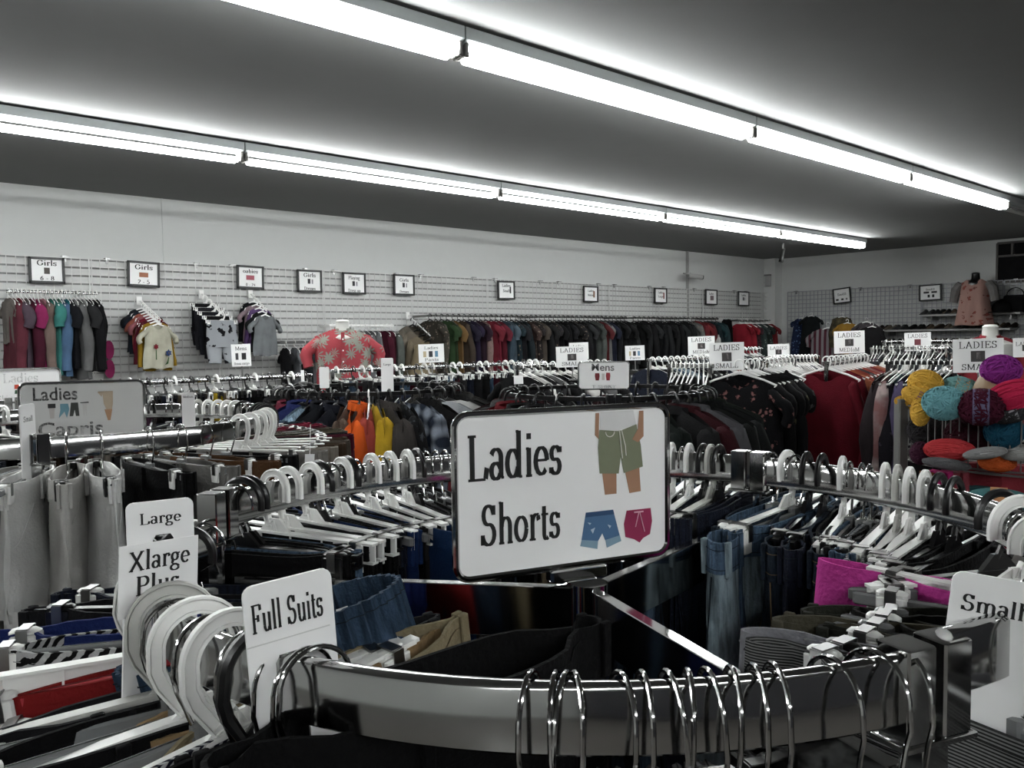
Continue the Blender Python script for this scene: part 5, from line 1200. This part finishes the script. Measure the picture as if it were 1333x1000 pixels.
SHOEC = [('black', '#0f0f10'), ('dark brown', '#2a1f18'), ('charcoal', '#222223'), ('tan', '#6f5c48'), ('grey', '#4c4c4d'), ('black leather', '#141312'), ('beige', '#7d7161')]
def shelf(label, pxa, pya, pxb, pyb, X=14.0, dep=.34, posts=True):
    a = onX(pxa, pya, X); b = onX(pxb, pyb, X); z = a.z
    t = thing('wall_shelf', label, 'shelf', (X+dep/2, (a.y+b.y)/2, z))
    part('board', MB().rbox((0, 0, 0), (dep, abs(a.y-b.y), .03), .003), WHITEFIX, t)
    for q in (-.4, .4): part('bracket', MB().box((.02, q*abs(a.y-b.y), -.05), (dep*.8, .02, .07)), STEEL, t)
    return a.y, b.y, z+.015
def shoes(y0, y1, z, n, where, X=14.02):
    for i in range(n):
        y = y0+(y1-y0)*(i+.5)/n; nm, c = SHOEC[(i*5+int(z*10)) % 7]
        for s in (0, 1):
            nm_ = '%s shoe, %s of the %s pair on %s' % (nm, ['left', 'right'][s], ORD[i], where)
            t = thing('shoe', nm_, 'shoe', (X+.12, y-.05+.10*s, z), PI+random.uniform(-.2, .2), 'shoes on '+where)
            part('upper', SHM, cloth(c), t); part('sole', SOLE, BP, t); part('heel', HEEL, BP, t)
y0, y1, z = shelf('upper white shelf of shoes and hats on the right wall', 1199, 411, 1328, 411)
shoes(y0, y0+(y1-y0)*.55, z, 9, 'the upper shelf')
hat = thing('cap', 'black peaked cap at the right end of the upper shelf', 'hat', (14.1, y0+(y1-y0)*.82, z), PI); part('crown', MB().lathe([(.16, 0), (.17, .05), (.14, .14), (.07, .2), (.01, .215)], (0, 0, 0), 14), BLK, hat); part('brim', MB().lathe([(.06, 0), (.24, .0), (.24, .01), (.06, .015)], (.10, 0, 0), 14, 1, .7), BLK, hat)
bag = thing('handbag', 'black handbag standing at the shelf end', 'bag', (14.1, y1+.1, z)); part('body', MB().rbox((0, 0, .13), (.14, .3, .26), .03), BLK, bag); part('strap', MB().tube([(0, .12*math.cos(t*PI/8), .25+.12*math.sin(t*PI/8)) for t in range(9)], .008, 6), BLK, bag)
y0, y1, z = shelf('lower white shelf of shoes on the right wall', 1139, 431, 1315, 432, 13.95)
shoes(y0, y1, z, 15, 'the lower shelf', 13.97)
y0, y1, z = shelf('bottom shelf of shoes mostly hidden by the racks', 1139, 449, 1315, 449, 13.95)
shoes(y0, y1, z, 12, 'the bottom shelf', 13.97)
# ---- window air conditioner unit (dark) at the right edge
a = onX(1299, 317, XR-.03); b = onX(1345, 365, XR-.03)
ac = thing('window_panel', 'dark two-pane louvred window panel high on the right wall', 'window', (XR-.03, (a.y+b.y)/2, (a.z+b.z)/2))
wd, hh = abs(a.y-b.y), a.z-b.z
part('pane', MB().box((0, 0, -hh*.17), (.02, wd-.04, hh*.6)), cloth('#1c1c1e'), ac, False); part('pane', MB().box((0, -wd*.22, hh*.33), (.02, wd*.5, hh*.28)), cloth('#1c1c1e'), ac, False); part('pane', MB().box((0, wd*.3, hh*.33), (.02, wd*.38, hh*.28)), cloth('#1c1c1e'), ac, False)
fr = MB()
for zz in (hh/2, -hh/2, hh*.16): fr.box((-.01, 0, zz), (.04, wd, .03))
for yy in (-wd/2, wd/2, wd*.08): fr.box((-.01, yy, (0 if abs(yy) > wd*.3 else hh*.33)), (.04, .03, hh if abs(yy) > wd*.3 else hh*.33))
part('frame', fr, mat('window_frame', '#4e4b47', .6, vary=.1), ac, False)
# ---- mannequins
def torso(name, label, P, rz, m, sc=1, capm=None, pole=True, neck=True):
    t = thing(name, label, 'mannequin', P, rz); t.scale = (sc,)*3
    pr = [(.13, -.62), (.155, -.5), (.125, -.36), (.15, -.18), (.175, -.10), (.16, -.05), (.08, -.012), (.055, .01), (.05, .075), (.048, .085), (.03, .092)]
    part('torso', MB().lathe(pr, (0, 0, 0), 20, 1.12, .68), m, t)
    if neck: part('neck_cap', MB().lathe([(.052, .08), (.054, .09), (.04, .102), (.01, .106)], (0, 0, 0), 18, 1.1, .8), capm or m, t)
    if pole: part('pole', MB().tube([(0, 0, -P.z/sc+.02), (0, 0, -.6)], .014, 8), STEEL, t); part('base', MB().lathe([(.15, 0), (.15, .01), (.02, .02)], (0, 0, -P.z/sc), 18), STEEL, t)
    return t
pm = onY(445, 434, 6.45); pm = atD(446, 432, 6.0)
torso('torso_form', 'white torso form with round neck wearing the pink palm shirt', pm, facing(446), mat('mannequin_white', '#c4c4bf', .45, vary=.04), .84)
PS = top_parts(sh=.20, hem=.20, L_=.50, T=.125, sl=.20, sr=.085, neck=.062, seed=3, drop=.055, collar=True, nx=16, nz=10, vneck=.015)
PALM = cloth('#cf4a54', 'palm', '#a9ad9f', 1.5)
t = thing('palm_print_shirt', 'pink short-sleeved shirt with grey palm leaves on a white form', 'shirt', pm+Vector((0, 0, .095)), facing(446))
part('body', PS[0], PALM, t)
for q in PS[1]: part('sleeve', q, PALM, t)
part('collar', PS[2], PALM, t); part('button_placket', MB().box((0, -.128, -.30), (.026, .003, .40)), PALM, t)
for i in range(5): part('button', MB().ball((0, -.131, -.15-.08*i), .006, 8, 4), PAPER, t)
pm = onX(1270, 364, 13.95)
torso('torso_form', 'black torso form with a dark head cap on the right wall', pm, -PI/2, BP, 1.05, pole=False)
t = top('tank', cloth('#c99a8c', 'floral', '#b8584c', .8), 'sheer pink sleeveless blouse on the black torso form', pm+Vector((-.05, 0, .09)), -PI/2, 'top', var=0, sc=1.2)
for ch in t.children: ch.scale = (1.05, 2.6, 1)
PSH = cloth('#8a8683')
for s in (-1, 1): part('sheer_sleeve', MB().tube([(s*.16, 0, -.12), (s*.22, 0, -.2), (s*.25, 0, -.36)], [.05, .06, .05], 8), PSH, t)
pm = atD(1289, 440, 6.2)
torso('torso_form', 'white torso form behind the yarn and Ladies Small card', pm, facing(1289, .2), mat('mannequin_white', '#c4c4bf', .45), .95)
t = top('jacket', cloth('#a8303a'), 'coral red cardigan on the white torso form', pm+Vector((0, 0, .085)), facing(1289, .2), 'top', sc=.95)
# ---- security cameras and wall box
p_ = onY(896, 357, 8.3); cm_ = thing('security_camera', 'white bullet security camera on the back wall', 'camera', p_)
part('mount', MB().lathe([(.05, 0), (.05, .02)], (0, 0, 0), 12).tube([(0, .1, .02), (0, 0, 0), (.03, -.05, -.02)], .012, 8), WHITEFIX, cm_); part('housing', MB().tube([(0, 0, -.02), (.22, -.12, -.05)], .04, 12), WHITEFIX, cm_); part('lens', MB().tube([(.22, -.12, -.05), (.235, -.13, -.053)], .036, 12), BP, cm_)
p_ = atD(1019, 333, 13.0); p_.z = ZC; cm_ = thing('security_camera', 'dark security camera hanging from the ceiling near the corner', 'camera', p_)
part('mount', MB().tube([(0, 0, 0), (0, 0, -.10)], .02, 8), WIREGREY, cm_); part('housing', MB().tube([(0.02, 0, -.08), (-.05, 0, -.27)], .035, 10), STEEL, cm_); part('lens', MB().tube([(-.05, 0, -.27), (-.055, 0, -.29)], .038, 10), BP, cm_)
p_ = onX(1000, 366, XR-.28); bx = thing('wall_speaker', 'small white wall box on the corner column', 'speaker', p_, -PI/2); part('case', MB().rbox((0, 0, 0), (.10, .06, .2), .01), WHITEFIX, bx); part('top_cap', MB().rbox((0, -.02, .11), (.11, .09, .03), .006), WIREGREY, bx)
# ================================================================== YARN BASKET
BC = atPZ(1345, 2.62, -.3); bx, by = BC.x, BC.y; RB = .40
zt, zb = CZ-.228, CZ-.395
t = thing('wire_basket', 'round grey wire dump basket full of yarn balls', 'basket', (bx, by, 0))
def ring_pts(r, z, n=72): return [(r*math.cos(2*PI*i/n), r*math.sin(2*PI*i/n), z) for i in range(n)]
for z_, r_, nm in ((zt, RB, 'top_rim'), (zb, RB*.985, 'bottom_rim'), (zb-.012, RB*.96, 'base_rim')): part(nm, MB().tube(ring_pts(r_, z_), .0032, 6, up=(0, 0, 1), closed=True), WIREGREY, t)
vw = MB().tube([(0, 0, 0), (0, 0, zt-zb)], .0021, 5).mesh('vertical_wire')
for i in range(92):
    a = 2*PI*i/92; o = part('vertical_wire', vw, WIREGREY, t); o.location = (RB*.992*math.cos(a), RB*.992*math.sin(a), zb)
fw_ = MB()
for i in range(-9, 10):
    x = i*.04; y = math.sqrt(max(0, (RB*.96)**2-x*x)); fw_.tube([(x, -y, zb-.012), (x, y, zb-.012)], .0016, 4)
part('floor_wires', fw_, WIREGREY, t)['kind'] = 'stuff'
vdir = math.atan2(-by, -bx)
for i, a_ in enumerate((vdir-1.05, vdir+1.05, vdir+PI)):
    x, y = (RB+.012)*math.cos(a_), (RB+.012)*math.sin(a_); part('post', MB().rbox((x, y, (zt+.02)/2), (.03, .045, zt+.02), .004, a_), WIREGREY, t, label='grey square basket post')
part('lower_basket', MB().tube(ring_pts(RB, zb-.45), .004, 6, up=(0, 0, 1), closed=True), WIREGREY, t)
def yarn(label, px, py, d, r, c, band=None, sq=(1, 1, .85), tilt=0, long_=False, rz=0, seed=1):
    u_ = (px-1338)/FPX*2.62; r *= .93
    df = 2.62-math.sqrt(max(.0, .385**2-u_*u_)); d = df+(d-DB)+r*sq[1]*1.25 if py > 545 else max(df, 2.25)+(d-DB)+.01
    P = atD(px, py, d); rnd = random.Random(seed); m = cloth(c)
    t = thing('yarn_ball' if not long_ else 'yarn_skein', label, 'yarn', P, facing(px)+rz, None, tilt)
    R_ = (r*sq[0], r*sq[1], r*sq[2]); part('core', MB().ball((0, 0, 0), [q*.955 for q in R_], 20, 14), m, t)
    s = MB(); ns = 34 if not long_ else 26
    for k in range(ns):
        if long_: ax = Vector((rnd.uniform(-.35, .35), rnd.uniform(-1, 1), rnd.uniform(-1, 1))).normalized(); off = 0
        else: ax = Vector((rnd.uniform(-1, 1), rnd.uniform(-1, 1), rnd.uniform(-1, 1))).normalized()
        u = ax.orthogonal().normalized(); v = ax.cross(u); n = 22; of = rnd.uniform(-.55, .55); q = math.sqrt(1-of*of)
        s.tube([Vector(((u*math.cos(2*PI*i/n)*q+v*math.sin(2*PI*i/n)*q+ax*of).x*R_[0], (u*math.cos(2*PI*i/n)*q+v*math.sin(2*PI*i/n)*q+ax*of).y*R_[1], (u*math.cos(2*PI*i/n)*q+v*math.sin(2*PI*i/n)*q+ax*of).z*R_[2])) for i in range(n)], .0028, 4, closed=True)
    part('wound_strands', s, m, t)
    if band:
        n = 24; a = MB(); w_ = r*.34; ax_ = 'x'
        vs = []
        for i in range(n):
            for x in (-w_, w_): vs.append((x, R_[1]*1.04*math.cos(2*PI*i/n)*math.sqrt(1-(x/R_[0])**2*.6), R_[2]*1.04*math.sin(2*PI*i/n)*math.sqrt(1-(x/R_[0])**2*.6)))
        a.add(vs, [(2*i, 2*i+1, 2*((i+1) % n)+1, 2*((i+1) % n)) for i in range(n)]); part('paper_band', a, mat('band_'+band.strip('#'), band, .5, vary=.12, scale=30), t)
    return t
DB = 2.32
yarn('yellow yarn skein on top at the left of the basket', 1205, 500, DB+.05, .052, '#ffc23c', None, (1.0, .9, .85), .3, True, seed=2)
yarn('second yellow skein with a dusty rose band, leaning left', 1200, 520, DB-.02, .05, '#ffc23c', '#8a5a56', (1.25, .8, .62), .5, True, seed=3)
yarn('yellow yarn skein end hanging over the basket rim', 1198, 536, DB-.05, .044, '#ffc23c', None, (.62, .8, 1.0), 0, True, seed=4)
yarn('small yellow skein tip poking out left of the basket', 1180, 524, DB, .028, '#f5b836', None, (1.3, .8, .7), .2, True, seed=5)
yarn('light aqua blue yarn ball at the front left', 1229, 525, DB, .057, '#7cc6cf', None, (1.08, .9, .9), 0, seed=6)
yarn('aqua yarn ball with tan band behind the front one', 1250, 510, DB+.14, .055, '#84c4c0', '#a07f5a', (1.1, .9, .85), .25, seed=7)
yarn('burgundy yarn ball with a lavender band', 1277, 530, DB+.02, .064, '#52102a', '#55506e', (1.0, .9, .85), 0, seed=8)
yarn('purple yarn ball with a tan and silver band on top of the pile', 1303, 482, DB+.1, .056, '#9c269a', None, (1.0, .9, .82), 0, seed=9)
o = thing('yarn_label', 'tan and silver paper sleeve under the purple yarn ball', 'label', atD(1290, 502, DB+.06), facing(1290), None, .5)
part('sleeve', MB().lathe([(.034, -.03), (.036, 0), (.034, .03)], (0, 0, 0), 20, 1.1, .8), mat('tan_sleeve', '#8f7a5e', .5, vary=.15, scale=20), o)
yarn('raspberry red skein on the right of the pile', 1318, 516, DB+.02, .058, '#e61e50', None, (1.25, .9, .8), -.35, True, seed=10)
yarn('dark blue yarn ball at the right edge of the pile', 1345, 528, DB+.05, .05, '#123a50', None, (1, .9, .8), 0, seed=11)
yarn('silver banded grey skein beside the dark blue ball', 1316, 537, DB+.03, .05, '#3c3c40', '#9c9ca0', (1.2, .9, .6), -.3, seed=12)
yarn('maroon yarn ball seen through the basket wires', 1262, 566, DB+.1, .065, '#3b0f1e', None, (1.1, .9, .9), 0, seed=13)
yarn('petrol blue yarn ball seen through the basket wires', 1307, 562, DB+.05, .054, '#185c7a', None, (1, .9, .95), 0, seed=14)
yarn('coral red curly skein lying at the basket bottom', 1236, 586, DB+.02, .055, '#e83a40', None, (1.3, .8, .62), 0, True, seed=15)
yarn('dark speckled grey yarn ball in the basket left', 1205, 560, DB+.1, .055, '#2e2b2e', None, (1, .9, 1.1), 0, seed=16)
yarn('small plum yarn ball in the lower left of the basket', 1198, 590, DB+.02, .03, '#4a1e36', None, (1, .9, 1.2), 0, seed=17)
yarn('white skein with printed band lying at the basket bottom', 1282, 590, DB, .036, '#9a9a9a', '#bdbdbd', (1.6, .7, .42), -.2, True, seed=18)
yarn('orange yarn ball at the basket bottom', 1298, 602, DB+.02, .045, '#e05a1c', None, (1.1, .9, .6), 0, seed=19)
yarn('second white skein at the right bottom of the basket', 1330, 592, DB, .034, '#a4a4a2', '#c4c4c4', (1.6, .7, .5), -.1, True, seed=20)
yarn('grey yarn strand bundle along the basket floor', 1232, 604, DB, .03, '#6a6a6c', None, (2.2, .8, .5), .1, True, seed=21)
# cloth in the lower basket and behind
for i, (px, py, c, w_, h_, nm) in enumerate([(1222, 640, '#b01462', .07, .12, 'hot pink cloth folded under the basket'), (1210, 632, '#8a4a18', .05, .08, 'rust brown cloth folded under the basket'), (1240, 645, '#9c3a48', .08, .14, 'dusty red cloth under the basket'), (1305, 640, '#a5303c', .26, .16, 'coral red pleated cloth hanging below the basket'), (1262, 655, '#1b4a50', .14, .1, 'dark teal cloth under the basket')]):
    P = atD(px, py, DB+.05+.01*i); n = 24; vs = []; fs = []
    for j, z in enumerate((h_/2, 0, -h_)):
        for k in range(n): a = 2*PI*k/n; vs.append(((w_/2)*math.cos(a)+.004*math.sin(a*9+j), .025*math.sin(a)*(1+.5*math.sin(a*7)), z))
    for j in range(2):
        for k in range(n): fs.append((j*n+k, j*n+(k+1) % n, (j+1)*n+(k+1) % n, (j+1)*n+k))
    fs.append(tuple(range(n)))
    o = part('folded_cloth', MB().add(vs, fs), cloth(c)); o.location = P; o.rotation_euler = (0, 0, facing(px)); tag(o, nm, 'cloth')
t = thing('yarn_ball', 'teal yarn ball with a tan band below the basket', 'yarn', atD(1300, 655, 2.2), facing(1300)); part('core', MB().ball((0, 0, 0), (.09, .05, .04), 20, 12), cloth('#3f7a7c'), t); part('paper_band', MB().tube([(-.02, 0, 0), (.02, 0, 0)], .0415, 16, rx=.052, up=(0, 0, 1)), mat('tan_band', '#a5744c', .5), t)
